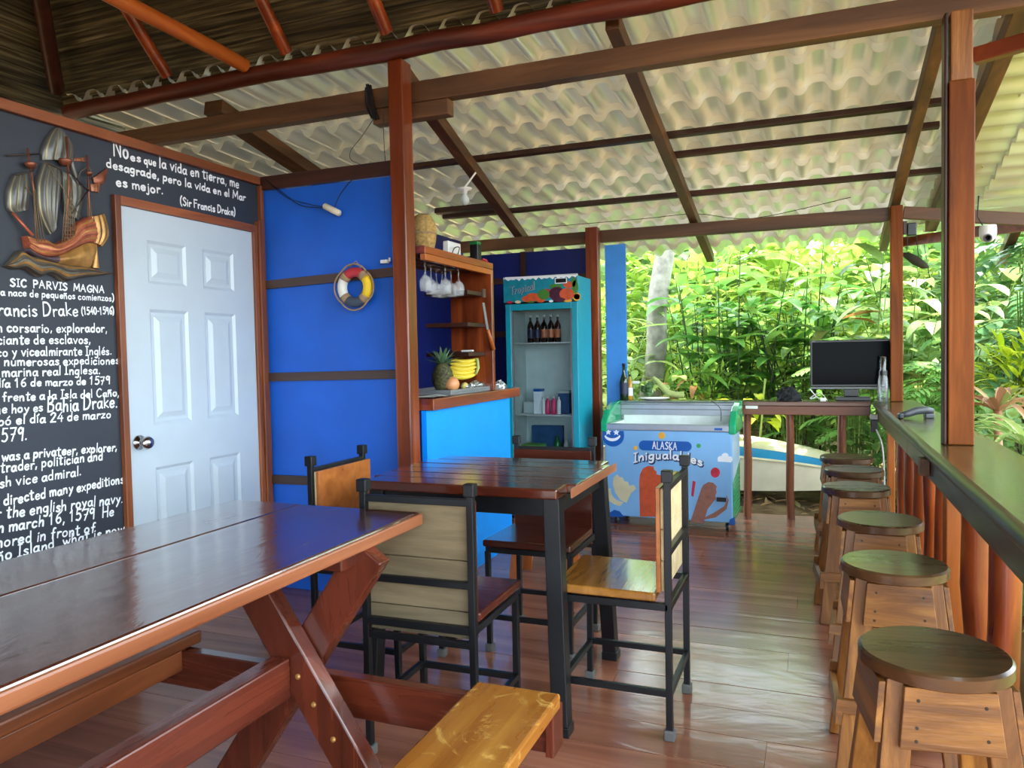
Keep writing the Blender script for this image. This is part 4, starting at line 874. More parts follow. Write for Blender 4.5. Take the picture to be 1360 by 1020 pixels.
mb = MB(); mb.tube(smooth_line([(FL-.22, FD-.04, .912), (FL-.15, FD-.15, .88), (FL-.11, .12, .85), (FL-.10, .03, .79)]), .003, 'cable_black', 6); tag(fbuild(mb, 'cord'), 'black cord over the lid')
mb = MB(); mb.box(FL-.019, FL-.0165, .005, FD-.005, .36, .70, 'freezer_side'); tag(fbuild(mb, 'side_sticker'), 'pale sky side print')
mb = MB(); mb.prism([(.012, FB+.01), (FD-.01, FB+.01), (FD-.01, .47), (.012, .36)], .004, lambda u, v, d: Vector((FL-.019+d, u, v)), 'freezer_green')
for i in range(9):
    for j in range(10): 
        yy = .03+j*.047+(i % 2)*.02; zz = .10+i*.032
        if yy < FD-.04: mb.box(FL-.015, FL-.0125, yy, yy+.028, zz, zz+.014, 'freezer_green')
tag(fbuild(mb, 'side_grille'), 'green ventilation grille')
for x, y in ((.09, .05), (FL-.06, .04), (.09, FD-.06), (FL-.06, FD-.06)):
    mb = MB(); mb.lathe([(.028, -.011), (.032, -.008), (.032, .008), (.028, .011)], 'black_plastic', (x, y, .033), 16, (1, 0, .0)).box(x-.018, x-.012, y-.015, y+.015, .03, FB, 'chrome').box(x+.012, x+.018, y-.015, y+.015, .03, FB, 'chrome'); fbuild(mb, 'caster')
Rz = Matrix.Rotation(radians(1.5), 3, 'Z')
def ff(px, py):
    d = at(px, py, y=EYE.y+1)-EYE; n_ = Vector((sin(radians(-1.5)), -cos(radians(-1.5)), 0)); n_ = Vector((-sin(radians(1.5)), -cos(radians(1.5)), 0))
    t = (Vector((fz.location.x, fz.location.y, 0))-EYE).dot(n_)/d.dot(n_); p = EYE+d*t-Vector(fz.location); p = Rz@p
    return Vector((p.x, p.z))
pxm = (ff(890, 640)-ff(880, 640)).length/10
def decal(name, pts, mat, d=.0012, lab=None, par=None):
    mb = MB(); q = [ff(*p) for p in pts]; mb.prism([(a.x, a.y) for a in q], d, lambda u, v, e: Vector((u, -.0004-e, v)), mat); o = fbuild(mb, name, fb)
    if lab: o['label'] = lab
    return o
def circ(cx, cy, r, n=24, ry=None, a0=0, a1=360): return [(cx+r*cos(radians(a0+(a1-a0)*k/n)), cy+(ry or r)*sin(radians(a0+(a1-a0)*k/n))) for k in range(n+(0 if a1-a0 == 360 else 1))]
mb = MB()
def dq(pts, mat, d): q = [ff(*p) for p in pts]; mb.prism([(a.x, a.y) for a in q], d, lambda u, v, e: Vector((u, -.0004-e, v)), mat)
dq([(800.5, 571), (828.5, 572.5)]+circ(814.4, 578.5, 14.6, 20, None, -12, 190), 'print_blue', .001)
def star(cx, cy, r): return [(cx+(r if k % 2 == 0 else r*.45)*cos(radians(-90+36*k)), cy+(r if k % 2 == 0 else r*.45)*sin(radians(-90+36*k))) for k in range(10)]
dq(star(808, 573.8, 4.6), 'print_white', .002); dq(star(818.5, 574.3, 4.6), 'print_white', .002)
dq(circ(813.5, 577, 11, 14, 9, 15, 165)+circ(813.5, 576, 9.6, 14, 6, 165, 15), 'print_white', .002)
tag(fbuild(mb, 'smile_emblem', fb), 'round blue smiling emblem with star eyes')
mb = MB(); dq([(855+6.6*cos(radians(a)), 591.5+6.6*sin(radians(a))) for a in range(90, 271, 15)]+[(912+6.6*cos(radians(a)), 593+6.6*sin(radians(a))) for a in range(-90, 91, 15)], 'print_blue', .001); fbuild(mb, 'banner', fb)
def ft(name, text, a, b, cap, w, mat, bow=0, lift=.0024):
    mb = MB(); p, q = ff(*a), ff(*b); p, q = Vector((p.x, 0, p.y)), Vector((q.x, 0, q.y)); d = (q-p).normalized()
    lettering(mb, text, p, q, cap*pxm, w*pxm, (-d.z, 0, d.x), (0, -1, 0), mat, bow*pxm, lift, .35, .02); return fbuild(mb, name, fb, fixn=False)
ft('lettering', 'ALASKA', (866.5, 596), (900, 597.5), 9.5, 1.5, 'print_white')
ft('lettering', 'Inigualables', (842.5, 615.5), (935.5, 621), 12, 4.0, 'print_navy', 8, .0014)
ft('lettering', 'Inigualables', (841.5, 614.5), (934.5, 620), 12, 2.3, 'print_white', 8, .0022)
decal('print_dot', circ(879, 578.5, 4.6), 'print_yellow'); decal('print_dot', circ(844, 595, 2.8), 'print_yellow'); decal('print_dot', circ(928, 592, 2.9), 'print_green')
decal('cloud_print', [(953, 613)]+circ(957, 609.5, 4, 8, None, 150, 300)+circ(963, 606.5, 5, 8, None, 200, 340)+circ(969, 610, 4, 8, None, 240, 400)+[(971, 614)], 'print_white')
decal('berry_print', circ(950, 627.5, 6.3, 14, 6.8), 'print_red'); decal('berry_print', [(920, 638), (924, 640), (921, 660), (918, 658)], 'print_red')
decal('ice_lolly_print', [(850, 686), (849, 640), (850, 630), (854, 622), (861, 618.5), (868, 619.5), (869, 624), (872, 626), (872, 630), (876, 631), (881, 632), (881, 640), (879, 645), (877, 686)], 'print_orange')
decal('ice_lolly_print', [(824, 664), (817, 654), (814, 643), (815, 634), (820, 630), (823, 634), (827, 634), (829, 639), (834, 640), (836, 645), (842, 644), (845, 649), (838, 655), (832, 668)], 'print_cream')
decal('ice_lolly_print', [(917, 693), (931, 650), (934, 644), (941, 640), (947, 641), (952, 646), (951, 650), (952, 654), (950, 658), (951, 662), (940, 676), (934, 695)], 'print_brown', .0018, 'brown chocolate ice lolly print')
decal('banana_print', circ(826, 652, 22, 12, 20, 95, 185)+circ(830, 650, 19, 12, 17, 185, 95), 'print_cream')
decal('lolly_stick_print', [(936, 690), (951, 687), (965, 676), (968, 664), (964, 656), (966, 664), (962, 672), (948, 681), (936, 687)], 'print_brown', .0014)
decal('wave_print', [(804, 686), (803.5, 679), (810, 680.5), (816, 677), (823, 679), (829, 686.5)], 'print_blue'); decal('wave_print', [(968, 697), (969, 690), (976, 686), (977, 697)], 'print_blue')
mb = MB(); a, b = ff(952, 660), ff(965, 666.5); mb.box(a.x, b.x, -.014, -.0018, b.y, a.y, 'black_plastic'); tag(fbuild(mb, 'lock', fb, bev=.003), 'black lock bracket')
# ================================================================== DRINKS FRIDGE
fg = thing('drinks_fridge', 'tall teal glass-door drinks fridge with a fruit header, in the dark alcove', 'fridge', (-2.205, 5.50, 0)); FX = .578; FW = FX
mb = MB(); mb.box(0, .02, 0, .36, .08, 1.875, 'teal_enamel').box(FW-.02, FW, 0, .36, .08, 1.875, 'teal_enamel').box(.021, FW-.021, .34, .36, .08, 1.875, 'teal_enamel').box(.021, FW-.021, 0, .339, 1.855, 1.875, 'teal_enamel').box(.021, FW-.021, .03, .339, 0.08, .20, 'teal_enamel'); build(mb, 'cabinet', fg, bev=.004)
mb = MB(); mb.box(.021, .032, .03, .328, .201, 1.68, 'fridge_liner').box(FW-.032, FW-.021, .03, .328, .201, 1.68, 'fridge_liner').box(.033, FW-.033, .32, .328, .201, 1.68, 'fridge_liner').box(.033, FW-.033, .03, .319, 1.66, 1.68, 'fridge_liner').box(.033, FW-.033, .03, .319, .201, .212, 'fridge_liner'); build(mb, 'liner', fg)
mb = MB(); mb.box(-.012, FW+.004, -.028, -.001, 1.692, 1.88, 'teal_print'); hd = build(mb, 'header', fg, bev=.003)
mb = MB(); mb.box(-.010, FW+.002, -.0284, -.0012, 1.872, 1.886, 'fridge_liner'); mb.box(-.008, FW, -.026, -.002, 1.680, 1.691, 'black_plastic'); build(mb, 'header_trim', hd)
def hp(px, py): p = at(px, py, y=5.472); return Vector((p.x-fg.location.x, p.z))
mb = MB()
def hq(pts, mat, d): q = [hp(*p) for p in pts]; mb.prism([(a.x, a.y) for a in q], d, lambda u, v, e: Vector((u, -.0284-e, v)), mat)
ice = [(671, 368.2)]
for k in range(26): ice += [(671+k*3.7, 370.5-k*.18+(2.2 if k % 2 else 0)+((k*7) % 3)*.7)]
hq(ice+[(768, 364.6)], 'print_white', .0006)
for cx, cy, rx, ry, mt in ((700, 397, 7, 4, 'print_orange'), (708, 394.5, 9, 5.5, 'print_orange'), (722, 391, 8, 7, 'print_leaf'), (726, 389.5, 8.5, 6, 'print_red'), (740, 390, 11, 9, 'print_purple'), (738, 380.5, 8, 3.5, 'print_leaf'), (753, 390.5, 10, 8, 'print_orange'), (756, 378, 8, 4.5, 'print_orange'), (764, 381, 4, 9, 'print_leaf'), (762, 374, 3, 7, 'print_leaf'), (766, 394, 5.5, 5.5, 'print_yellow'), (766, 394, 4, 4, 'print_cream'), (718, 397, 6.5, 5, 'print_orange'), (743, 398, 8, 3, 'print_purple'), (754, 399, 6, 2.2, 'print_yellow'), (732, 400, 3, 1.6, 'print_white'), (688, 401, 4, 2, 'print_cream'), (677, 401.5, 4, 1.6, 'print_red'), (705, 401, 5, 1.6, 'print_leaf')): hq(circ(cx, cy, rx, 14, ry), mt, .0010+.0001*(cy % 7))
tag(build(mb, 'fruit_print', hd), 'printed pile of fruit')
mb = MB(); a, b = hp(737, 369.5), hp(753, 376); mb.box(a.x, b.x, -.0305, -.0284, b.y, a.y, 'print_white').box(a.x+.006, b.x-.006, -.0312, -.0305, b.y+.006, a.y-.005, 'black_plastic'); build(mb, 'temperature_display', hd)
for w_, mt, lf in ((.0105, 'fridge_liner', .0012), (.0055, 'print_navy', .0045)):
    mb = MB(); p, q = hp(678, 391.5), hp(711, 384); lettering(mb, 'Tropical', Vector((p.x, -.0284, p.y)), Vector((q.x, -.0284, q.y)), .058, w_, Vector((-.12, 0, 1)).normalized(), (0, -1, 0), mt, 0, lf, .3, .12); build(mb, 'header_lettering', hd, fixn=False)
mb = MB(); z0, z1 = .13, 1.678
mb.box(0, .045, -.026, -.001, z0, z1, 'teal_enamel').box(FW-.045, FW+.002, -.026, -.001, z0, z1, 'teal_enamel').box(.0455, FW-.0455, -.026, -.001, z1-.05, z1, 'teal_enamel').box(.0455, FW-.0455, -.026, -.001, z0, z0+.06, 'teal_enamel'); dd = build(mb, 'door', fg, bev=.004)
mb = MB(); mb.box(.046, FW-.046, -.016, -.010, z0+.061, z1-.051, 'pane'); tag(build(mb, 'glass_pane', dd), 'clear door pane')
mb = MB(); mb.box(.046, .056, -.02, -.002, z0+.061, z1-.051, 'grey_plastic').box(FW-.056, FW-.046, -.02, -.002, z0+.061, z1-.051, 'grey_plastic'); build(mb, 'door_gasket', dd)
SHZ = [at(720, 455, y=5.62).z, at(720, 550, y=5.62).z, at(720, 602, y=5.62).z]
for z in SHZ:
    mb = MB(); mb.box(.036, FW-.036, .04, .31, z-.008, z, 'white_plastic'); build(mb, 'shelf', fg, bev=.002)
mb = MB()
for x, y in ((.05, .08), (FW-.05, .08), (.05, .30), (FW-.05, .30)): mb.lathe([(.02, 0), (.02, .079)], 'black_plastic', (x, y, 0), 10)
build(mb, 'feet', fg)
def bottle(name, label, cat, loc, r, h, mat, neck=.35, lab=None, cap=None, group=None, n=16):
    t = thing(name, label, cat, loc, 0, group)
    mb = MB(); mb.lathe([(r*.9, 0), (r, .006), (r, h*(1-neck)), (r*.8, h*(1-neck*.8)), (r*.36, h*(1-neck*.5)), (r*.34, h*.96), (r*.38, h*.965), (r*.38, h), (0, h)], mat, (0, 0, 0), n); build(mb, 'glass_body', t, smooth=True)
    if lab: mb = MB(); mb.lathe([(r*1.01, h*.18), (r*1.012, h*.19), (r*1.012, h*.48), (r*1.01, h*.49)], lab, (0, 0, 0), n); build(mb, 'label_band', t, smooth=True)
    if cap: mb = MB(); mb.lathe([(r*.42, h*.93), (r*.42, h*1.005), (0, h*1.006)], cap, (0, 0, 0), n); build(mb, 'cap', t, smooth=True)
    return t
def inf(px, y): p = at(px, 500, y=y); return p.x
for k, (px, lb) in enumerate(((709, 'dark beer bottle at the left end of the top fridge shelf row'), (718, 'dark beer bottle second from left on the top fridge shelf'), (727, 'dark beer bottle in the middle of the top fridge shelf row'), (736, 'dark beer bottle second from right on the top fridge shelf'), (745, 'dark beer bottle at the right end of the top fridge shelf row'))):
    bottle('beer_bottle', lb, 'bottle', (inf(px, 5.70)-.02, 5.70, SHZ[0]+.0005), .026, .215, 'bottle_brown', .4, 'label_red' if k > 1 else 'wine_label', 'white_plastic', 'dark bottles on the top fridge shelf')
def boxthing(name, label, cat, x, y, z, w, d, h, mat, top=None, group=None, rz=0):
    t = thing(name, label, cat, (x, y, z), rz, group); mb = MB(); mb.box(-w/2, w/2, -d/2, d/2, 0, h, mat); build(mb, 'body', t, bev=.004)
    if top: mb = MB(); mb.box(-w/2*.98, w/2*.98, -d/2*.98, d/2*.98, h+.0002, h+.02, top); build(mb, 'lid', t, bev=.003)
    return t
z = SHZ[1]+.0005
boxthing('milk_carton', 'white and blue carton on the middle fridge shelf', 'carton', inf(717, 5.68)-.01, 5.68, z, .07, .07, .175, 'print_white', 'print_blue')
for k, (px, mt, lb) in enumerate(((728, 'pink_drink', 'left pink drink bottle on the middle fridge shelf'), (736, 'pink_drink', 'right pink drink bottle on the middle fridge shelf'), (722.5, 'white_plastic', 'slim white bottle between the carton and the pink bottles'), (743, 'white_plastic', 'white bottle right of the pink bottles in the fridge'))):
    bottle('drink_bottle', lb, 'bottle', (inf(px, 5.62)-.008, 5.62, z), .020 if mt[0] == 'p' else .015, .135, mt, .25, None, 'white_plastic')
boxthing('food_tub', 'pale blue tub at the right of the middle fridge shelf', 'container', inf(751, 5.72), 5.72, z, .09, .12, .16, 'blue_crate', 'fridge_liner')
boxthing('food_bag', 'crumpled white bag on the left of the middle fridge shelf', 'bag', inf(700, 5.74)+.03, 5.74, z, .10, .1, .09, 'fridge_liner')
z = SHZ[2]+.0005
boxthing('food_tub', 'lime green lidded tub at the bottom of the fridge', 'container', inf(705, 5.72)+.03, 5.68, z, .16, .16, .045, 'fridge_liner', 'lime_box')
bottle('soda_bottle', 'green bottle at the bottom of the fridge', 'bottle', (inf(742, 5.7)-.02, 5.70, z), .028, .13, 'green_bottle', .4)
bottle('soda_bottle', 'pale glass bottle beside the green one at the bottom of the fridge', 'bottle', (inf(752, 5.65)-.01, 5.65, z), .02, .12, 'fridge_liner', .4)
boxthing('plastic_crate', 'dark blue panel of drinks behind the bottom fridge shelf', 'crate', inf(735, 5.95), 5.785, z, .26, .05, .205, 'blue_crate')
# ================================================================== THINGS IN THE PASS-THROUGH
CT = 1.0685                                    # kitchen worktop
def cp(px, py, x=-2.05): return at(px, py, x=x)
tray = thing('serving_tray', 'flat grey tray under the fruit on the kitchen counter', 'tray', (-2.06, 4.25, CT))
mb = MB(); mb.box(-.17, .15, -.36, .36, .0, .012, 'grey_plastic'); build(mb, 'base', tray, bev=.003)
mb = MB(); mb.box(-.17, .15, -.36, -.345, .0122, .03, 'grey_plastic').box(-.17, .15, .345, .36, .0122, .03, 'grey_plastic').box(.138, .15, -.344, .344, .0122, .03, 'grey_plastic').box(-.17, -.158, -.344, .344, .0122, .03, 'grey_plastic'); build(mb, 'rim', tray, bev=.002)
TZ = CT+.0125
p = cp(588, 505); pa = thing('pineapple', 'dark pineapple with a spiky crown standing on the kitchen counter', 'fruit', (p.x, p.y, TZ))
mb = MB(); R_, H_ = .062, .17; vs = []; n, m_ = 28, 22
for j in range(m_+1):
    for i in range(n):
        t = j/m_; a = 2*pi*i/n; r = R_*(sin(pi*(.10+.82*t))**.55)*(1+.07*cos(i*pi*2/3.5+j*pi)*1); vs.append((r*cos(a+j*.12), r*sin(a+j*.12), H_*t))
mb.add(vs, [(j*n+i, j*n+(i+1) % n, (j+1)*n+(i+1) % n, (j+1)*n+i) for j in range(m_) for i in range(n)]+[tuple(range(n))[::-1], tuple(m_*n+i for i in range(n))], 'pine_skin'); build(mb, 'body', pa, auto=20)
def blade(mb, base, dirv, up, L, w, droop, mat, n=5, fold=.25, tip=1.0):
    """One leaf: a lanceolate blade with a folded midrib that droops along its length."""
    base, d, up = Vector(base), Vector(dirv).normalized(), Vector(up); s = d.cross(up)
    s = s.normalized() if s.length > 1e-4 else d.orthogonal().normalized()
    vs = []; p = base.copy(); cur = d.copy()
    for i in range(n+1):
        t = i/n; ww = w*.5*(sin(pi*min(1, (t*.93+.05))**.8)**.9) if 0 < i < n else w*(.06 if i == 0 else .012)
        nn = s.cross(cur).normalized()
        vs += [p-s*ww-nn*(-ww*fold), p, p+s*ww+nn*(ww*fold)]
        p = p+cur*(L/n); cur = (cur+Vector((0, 0, -droop/n))).normalized()
    fs = []
    for i in range(n): fs += [(3*i, 3*i+1, 3*i+4, 3*i+3), (3*i+1, 3*i+2, 3*i+5, 3*i+4)]
    mb.add(vs, fs, mat)
mb = MB(); rr = random.Random(4)
for k in range(26):
    a = k*2.4; e = .25+1.1*(k/26); blade(mb, (.012*cos(a), .012*sin(a), H_-.01), (cos(a)*(1.25-e*.75), sin(a)*(1.25-e*.75), e), (0, 0, 1), rr.uniform(.07, .13), .022, rr.uniform(.1, .9), 'crown', 5, .5)
build(mb, 'crown', pa, smooth=True, fixn=False)
p = cp(613, 480); ba = thing('banana_bunch', 'bunch of yellow bananas lying on the other fruit', 'fruit', (p.x, p.y, TZ+.085), radians(-55))
for k in range(5):
    mb = MB(); z = .0+.024*k; off = .012*k; pts = []; rs = []
    for i in range(11):
        t = i/10; a = (t-.5)*1.5; pts.append((.03*cos(a*1.1)-.01*k*.2, -.088+.172*t+.004*k, z-.018*cos(a*2.)+.01)); rs.append(.0165*(sin(pi*min(1, t*.86+.09))**.45) if i not in (0, 10) else .006)
    mb.tube(pts, rs, 'banana_skin', 8); build(mb, 'banana', ba, auto=50)
mb = MB(); mb.tube([(.03, .082, .01), (.028, .100, .05), (.03, .094, .108)], .010, 'plantain_stem', 8); build(mb, 'stem', ba, smooth=True)
def fruit(name, label, px, py, rpx, mat, sz=1., x=-2.0, ax=None, z=None):
    p = cp(px, py, x); r = rpx*.0043; zz = z if z is not None else TZ+r*min(1, sz)
    mb = MB(); mb.ball((p.x, p.y, zz), r, mat, 18, sz, ax); t = thing(name, label, 'fruit', (p.x, p.y, zz-r)); part(mb, 'flesh', t, smooth=True)
    mb = MB(); mb.lathe([(.004, 0), (.003, .006), (0, .007)], 'bark_brown', (p.x, p.y+r*.2, zz+r*.93*(sz if ax is None else 1)), 8); part(mb, 'stem_end', t); return t
fruit('mango', 'large orange-pink mango in front of the pineapple', 600, 497, 10.5, 'mango_skin', 1.0, -1.99)
fruit('lemon', 'small yellow fruit between the big mango and the foil', 617, 500, 6, 'passion_skin', .9, -2.0)
fruit('papaya', 'orange fruit behind the foil, below the bananas', 628, 498, 8, 'mango_skin', .95, -2.06)
fruit('mango', 'orange-brown mango at the right behind the foil', 645, 499, 9, 'mango_skin', .9, -2.06)
fruit('passion_fruit', 'pale yellow round fruit on top of the pile beside the bananas', 637.5, 491, 7, 'passion_skin', 1., -2.03, None, TZ+.078)
def crumple(name, label, cat, c, sx, sy, sz, mat, seed):
    rr = random.Random(seed); mb = MB(); n, m_ = 20, 9; vs = []
    for j in range(m_+1):
        for i in range(n):
            a, b = 2*pi*i/n, pi/2*j/m_; k = 1+rr.uniform(-.16, .16); vs.append((c[0]+sx*cos(a)*cos(b)*k, c[1]+sy*sin(a)*cos(b)*k, c[2]+(sz*sin(b)*k if j else 0)))
    mb.add(vs, [(j*n+i, j*n+(i+1) % n, (j+1)*n+(i+1) % n, (j+1)*n+i) for j in range(m_) for i in range(n)]+[tuple(range(n))[::-1]], mat); return single(mb, name, label, cat)
p = cp(633, 507, -1.96); crumple('foil_parcel', 'long crumpled foil parcel lying in front of the fruit', 'foil', (-1.965, p.y, TZ), .045, .12, .05, 'foil', 3)
crumple('foil_scrap', 'small scrap of foil at the far end of the kitchen counter', 'foil', (-1.95, 4.72, CT+.0005), .04, .07, .05, 'foil', 8)
mb = MB(); rr = random.Random(6)
mb.grid(lambda u, v: (-2.02+.13*u, 3.63+.26*v+.02*u, CT+.0015+.004*sin(u*7)*sin(v*9)+.004), 8, 8, 'paper'); single(mb, 'paper_sheet', 'sheet of grey paper at the near end of the kitchen counter', 'paper', smooth=True)
# wine glasses hanging from the rack
GZ = 1.8175
def wineglass(label, loc):
    t = thing('wine_glass', label, 'glass', loc, 0, 'wine glasses hanging upside down from the rack')
    mb = MB(); mb.lathe([(.0, .0), (.030, -.001), (.030, -.003), (.006, -.008)], 'clear_glass', (0, 0, 0), 18); build(mb, 'foot', t, smooth=True)
    mb = MB(); mb.lathe([(.006, -.0082), (.0038, -.02), (.0038, -.07), (.007, -.078)], 'clear_glass', (0, 0, 0), 12); build(mb, 'stem', t, smooth=True)
    mb = MB(); mb.lathe([(.007, -.0782), (.026, -.095), (.035, -.120), (.034, -.140), (.029, -.168), (.0275, -.168), (.0322, -.140), (.0332, -.120), (.024, -.097), (.0, -.082)], 'clear_glass', (0, 0, 0), 20); build(mb, 'bowl', t, smooth=True); return t
WG = [(565, -1.95, 'wine glass hanging nearest the tall post'), (572.5, -2.03, 'wine glass hanging second from the tall post'), (579.5, -2.11, 'wine glass hanging third from the tall post, set back'), (587, -2.11, 'wine glass hanging in the middle of the rack, set back'), (591.5, -1.95, 'wine glass hanging in the middle of the rack, at the front'), (599, -2.03, 'wine glass hanging second from the right in the rack'), (609, -1.95, 'wine glass hanging at the right end of the rack')]
w0 = None
for px, x, lb in WG:
    y = at(px, 372, x=x).y; loc = (x, y, GZ)
    if w0 is None: w0 = wineglass(lb, loc)
    else: dup(w0, loc, None, lb)
# machete and knife on the frame
a, b, c = at(642, 402, x=-1.878), at(648, 438, x=-1.878), at(655, 464, x=-1.878)
mc = thing('machete', 'long machete with a wooden handle hanging on the side of the serving frame', 'knife', (a.x, a.y, c.z))
mb = MB(); mb.hexa([(a.x-.001, b.y-.022, b.z), (a.x+.002, b.y-.022, b.z), (a.x+.002, b.y+.014, b.z), (a.x-.001, b.y+.014, b.z)], [(a.x-.001, a.y-.02, a.z), (a.x+.002, a.y-.02, a.z), (a.x+.002, a.y+.012, a.z), (a.x-.001, a.y+.012, a.z)], 'grey_plastic'); part(mb, 'blade', mc)
mb = MB(); mb.tube([b+Vector((.0, 0, .0)), b.lerp(c, .5), c], [.011, .012, .015], 'orangewood_z', 10); part(mb, 'handle', mc, smooth=True)
q = at(641, 390, x=-1.88); mb = MB(); mb.box(-1.8825, -1.865, q.y-.02, q.y+.015, q.z-.024, q.z+.028, 'bark_brown'); single(mb, 'magnet_block', 'small dark block above the hanging machete', 'block', bev=.003)
p0, p1 = at(616, 444, y=4.30), at(639, 447, y=4.30); kn = thing('kitchen_knife', 'pale kitchen knife lying on the lowest shelf of the serving frame', 'knife', (-2.06, 4.30, 1.316))
mb = MB(); mb.prism([(-.09, -.012), (.03, -.014), (.03, .006), (-.07, .012)], .002, lambda u, v, d: Vector((u, v, d)), 'chrome'); build(mb, 'blade', kn); mb = MB(); mb.box(.031, .11, -.012, .008, 0, .012, 'white_plastic'); build(mb, 'handle', kn, bev=.003)
# on top of the frame
ST = 1.8755
p = cp(562, 300, -2.06); bk = thing('woven_vase', 'tall woven straw vase on top of the serving frame, half behind the post', 'vase', (-2.06, p.y, ST))
mb = MB(); pr = [(.045, 0), (.058, .02), (.072, .08), (.076, .13), (.068, .18), (.048, .215), (.030, .225)]; mb.lathe(pr, 'basket', (0, 0, 0), 24); build(mb, 'body', bk, smooth=True); mb = MB(); mb.tube([(.074*cos(k*pi/8), .074*sin(k*pi/8), .115) for k in range(17)], .006, 'rope_tan', 6); build(mb, 'woven_band', bk)
p = cp(600, 320, -2.03); rt = thing('router_box', 'white flat router standing on top of the serving frame', 'router', (-2.03, p.y, ST))
mb = MB(); mb.box(-.02, .02, -.085, .085, 0, .105, 'white_plastic'); build(mb, 'case', rt, bev=.006); mb = MB(); mb.tube(smooth_line([(.022, .03, .03), (.05, .0, .07), (.045, -.06, .06), (.03, -.09, .004), (.03, -.2, .004)]), .003, 'cable_black', 6); tag(build(mb, 'cable', rt), 'black cable loop')
boxthing('drink_carton', 'dark printed carton at the right end of the serving frame top', 'carton', -1.98, 4.435, ST, .055, .06, .115, 'black_plastic', 'green_bottle')
crumple('dried_shell', 'small reddish shell on the edge of the serving frame top', 'shell', (-1.90, 4.38, ST), .02, .035, .018, 'ring_red', 5)
# ================================================================== THINGS ON THE BAR
BZ = .9005
tv = thing('television', 'black flat screen television standing on the corner of the bar', 'television', (.27, 6.215, BZ), radians(-2))
mb = MB(); mb.box(-.285, .285, -.016, .016, .10, .452, 'black_plastic'); build(mb, 'case', tv, bev=.005)
mb = MB(); mb.box(-.270, .270, -.0185, -.0165, .118, .437, 'screen_black'); tag(build(mb, 'screen', tv), 'dark reflective screen')
mb = MB(); mb.box(-.284, .284, -.024, -.0165, .085, .099, 'grey_plastic'); tag(build(mb, 'lower_bezel', tv, bev=.003), 'grey lower edge')
mb = MB(); mb.box(-.05, .05, -.02, .02, .03, .084, 'black_plastic').box(-.11, .13, -.045, .03, .0, .029, 'black_plastic'); build(mb, 'stand', tv, bev=.004)
mb = MB(); mb.box(-.272, -.25, -.0175, -.0163, .441, .446, 'grey_plastic'); build(mb, 'maker_badge', tv)
t = thing('spray_bottle', 'tall clear plastic bottle with a black band in front of the television', 'bottle', (.462, 5.93, BZ))
mb = MB(); mb.lathe([(.030, 0), (.034, .01), (.034, .15), (.026, .20), (.020, .24), (.020, .325), (0, .327)], 'clear_plastic', (0, 0, 0), 18); build(mb, 'body', t, smooth=True); mb = MB(); mb.lathe([(.0275, .195), (.0275, .225)], 'black_plastic', (0, 0, 0), 18); tag(build(mb, 'band', t), 'black band')
sc = thing('card_reader', 'grey handheld scanner lying on the bar counter', 'scanner', (.53, 4.68, BZ), radians(20))
mb = MB(); mb.tube([(.085, -.01, .040), (.05, -.005, .046), (0, 0, .042), (-.05, .0, .026), (-.085, 0, .018)], [.014, .021, .021, .019, .016], 'dark_grey', 12); build(mb, 'body', sc, smooth=True); mb = MB(); mb.box(-.10, -.076, -.018, .018, .0, .03, 'black_plastic').box(.04, .09, -.02, .012, .0, .026, 'dark_grey'); tag(build(mb, 'reading_head', sc, bev=.006), 'black reading head')
crumple('shoulder_bag', 'small crumpled black bag on the back bar shelf', 'bag', (at(1047, 520, y=6.13).x, 6.13, BZ), .085, .06, .105, 'black_cloth', 2)
ad = thing('charger', 'white charger plug with a curly cable beside the television', 'charger', (at(1093, 527, y=6.08).x, 6.08, BZ)); mb = MB(); mb.box(-.02, .02, -.014, .014, 0, .026, 'white_plastic'); build(mb, 'plug', ad, bev=.004); mb = MB(); mb.tube(smooth_line([(-.02, 0, .012), (-.06, .02, .05), (-.09, .03, .09), (-.05, .06, .03), (-.09, .04, .02), (-.02, .05, .06), (.03, .04, .004)]), .003, 'white_plastic', 6); build(mb, 'cable', ad)
x_ = lambda px, y: at(px, 500, y=y).x
bottle('wine_bottle', 'dark green wine bottle at the left end of the back bar shelf', 'bottle', (x_(829.5, 6.1)+.004, 6.06, BZ), .035, .30, 'wine_glass_green', .5, 'wine_label', 'black_plastic')
bottle('oil_bottle', 'clear oil bottle with a white label beside the wine bottle', 'bottle', (x_(836, 6.1), 6.11, BZ), .026, .21, 'oil', .35, 'print_white', 'black_plastic')
boxthing('glass_jar', 'squat dark jar with a pale lid right of the oil bottle', 'jar', x_(844, 6.12), 6.13, BZ, .055, .055, .135, 'pane', 'white_plastic')
pl = thing('dinner_plate', 'white oval plate under the green plantains on the back bar shelf', 'plate', (x_(865, 6.12)+.02, 6.12, BZ)); mb = MB(); mb.lathe([(.07, 0), (.10, .008), (.125, .018), (.128, .020), (.10, .013), (0, .008)], 'white_plastic', (0, 0, 0), 28); build(mb, 'dish', pl, smooth=True)
mb = MB(); mb.lathe([(.0705, .0), (.0705, -.0003)], 'grey_plastic', (0, 0, 0.0004), 28)
pb = thing('plantain_stalk', 'stalk of small green plantains lying on the white plate', 'fruit', (x_(872, 6.12), 6.12, BZ+.022))
mb = MB(); mb.tube(smooth_line([(-.03, 0, .16), (.02, -.01, .12), (.07, -.01, .06), (.12, -.01, .03), (.17, -.01, .022), (.215, -.01, .022)]), [.016+.010*min(1, k/14) for k in range(26)], 'plantain_stem', 10); build(mb, 'stem', pb, smooth=True)
rr = random.Random(9)
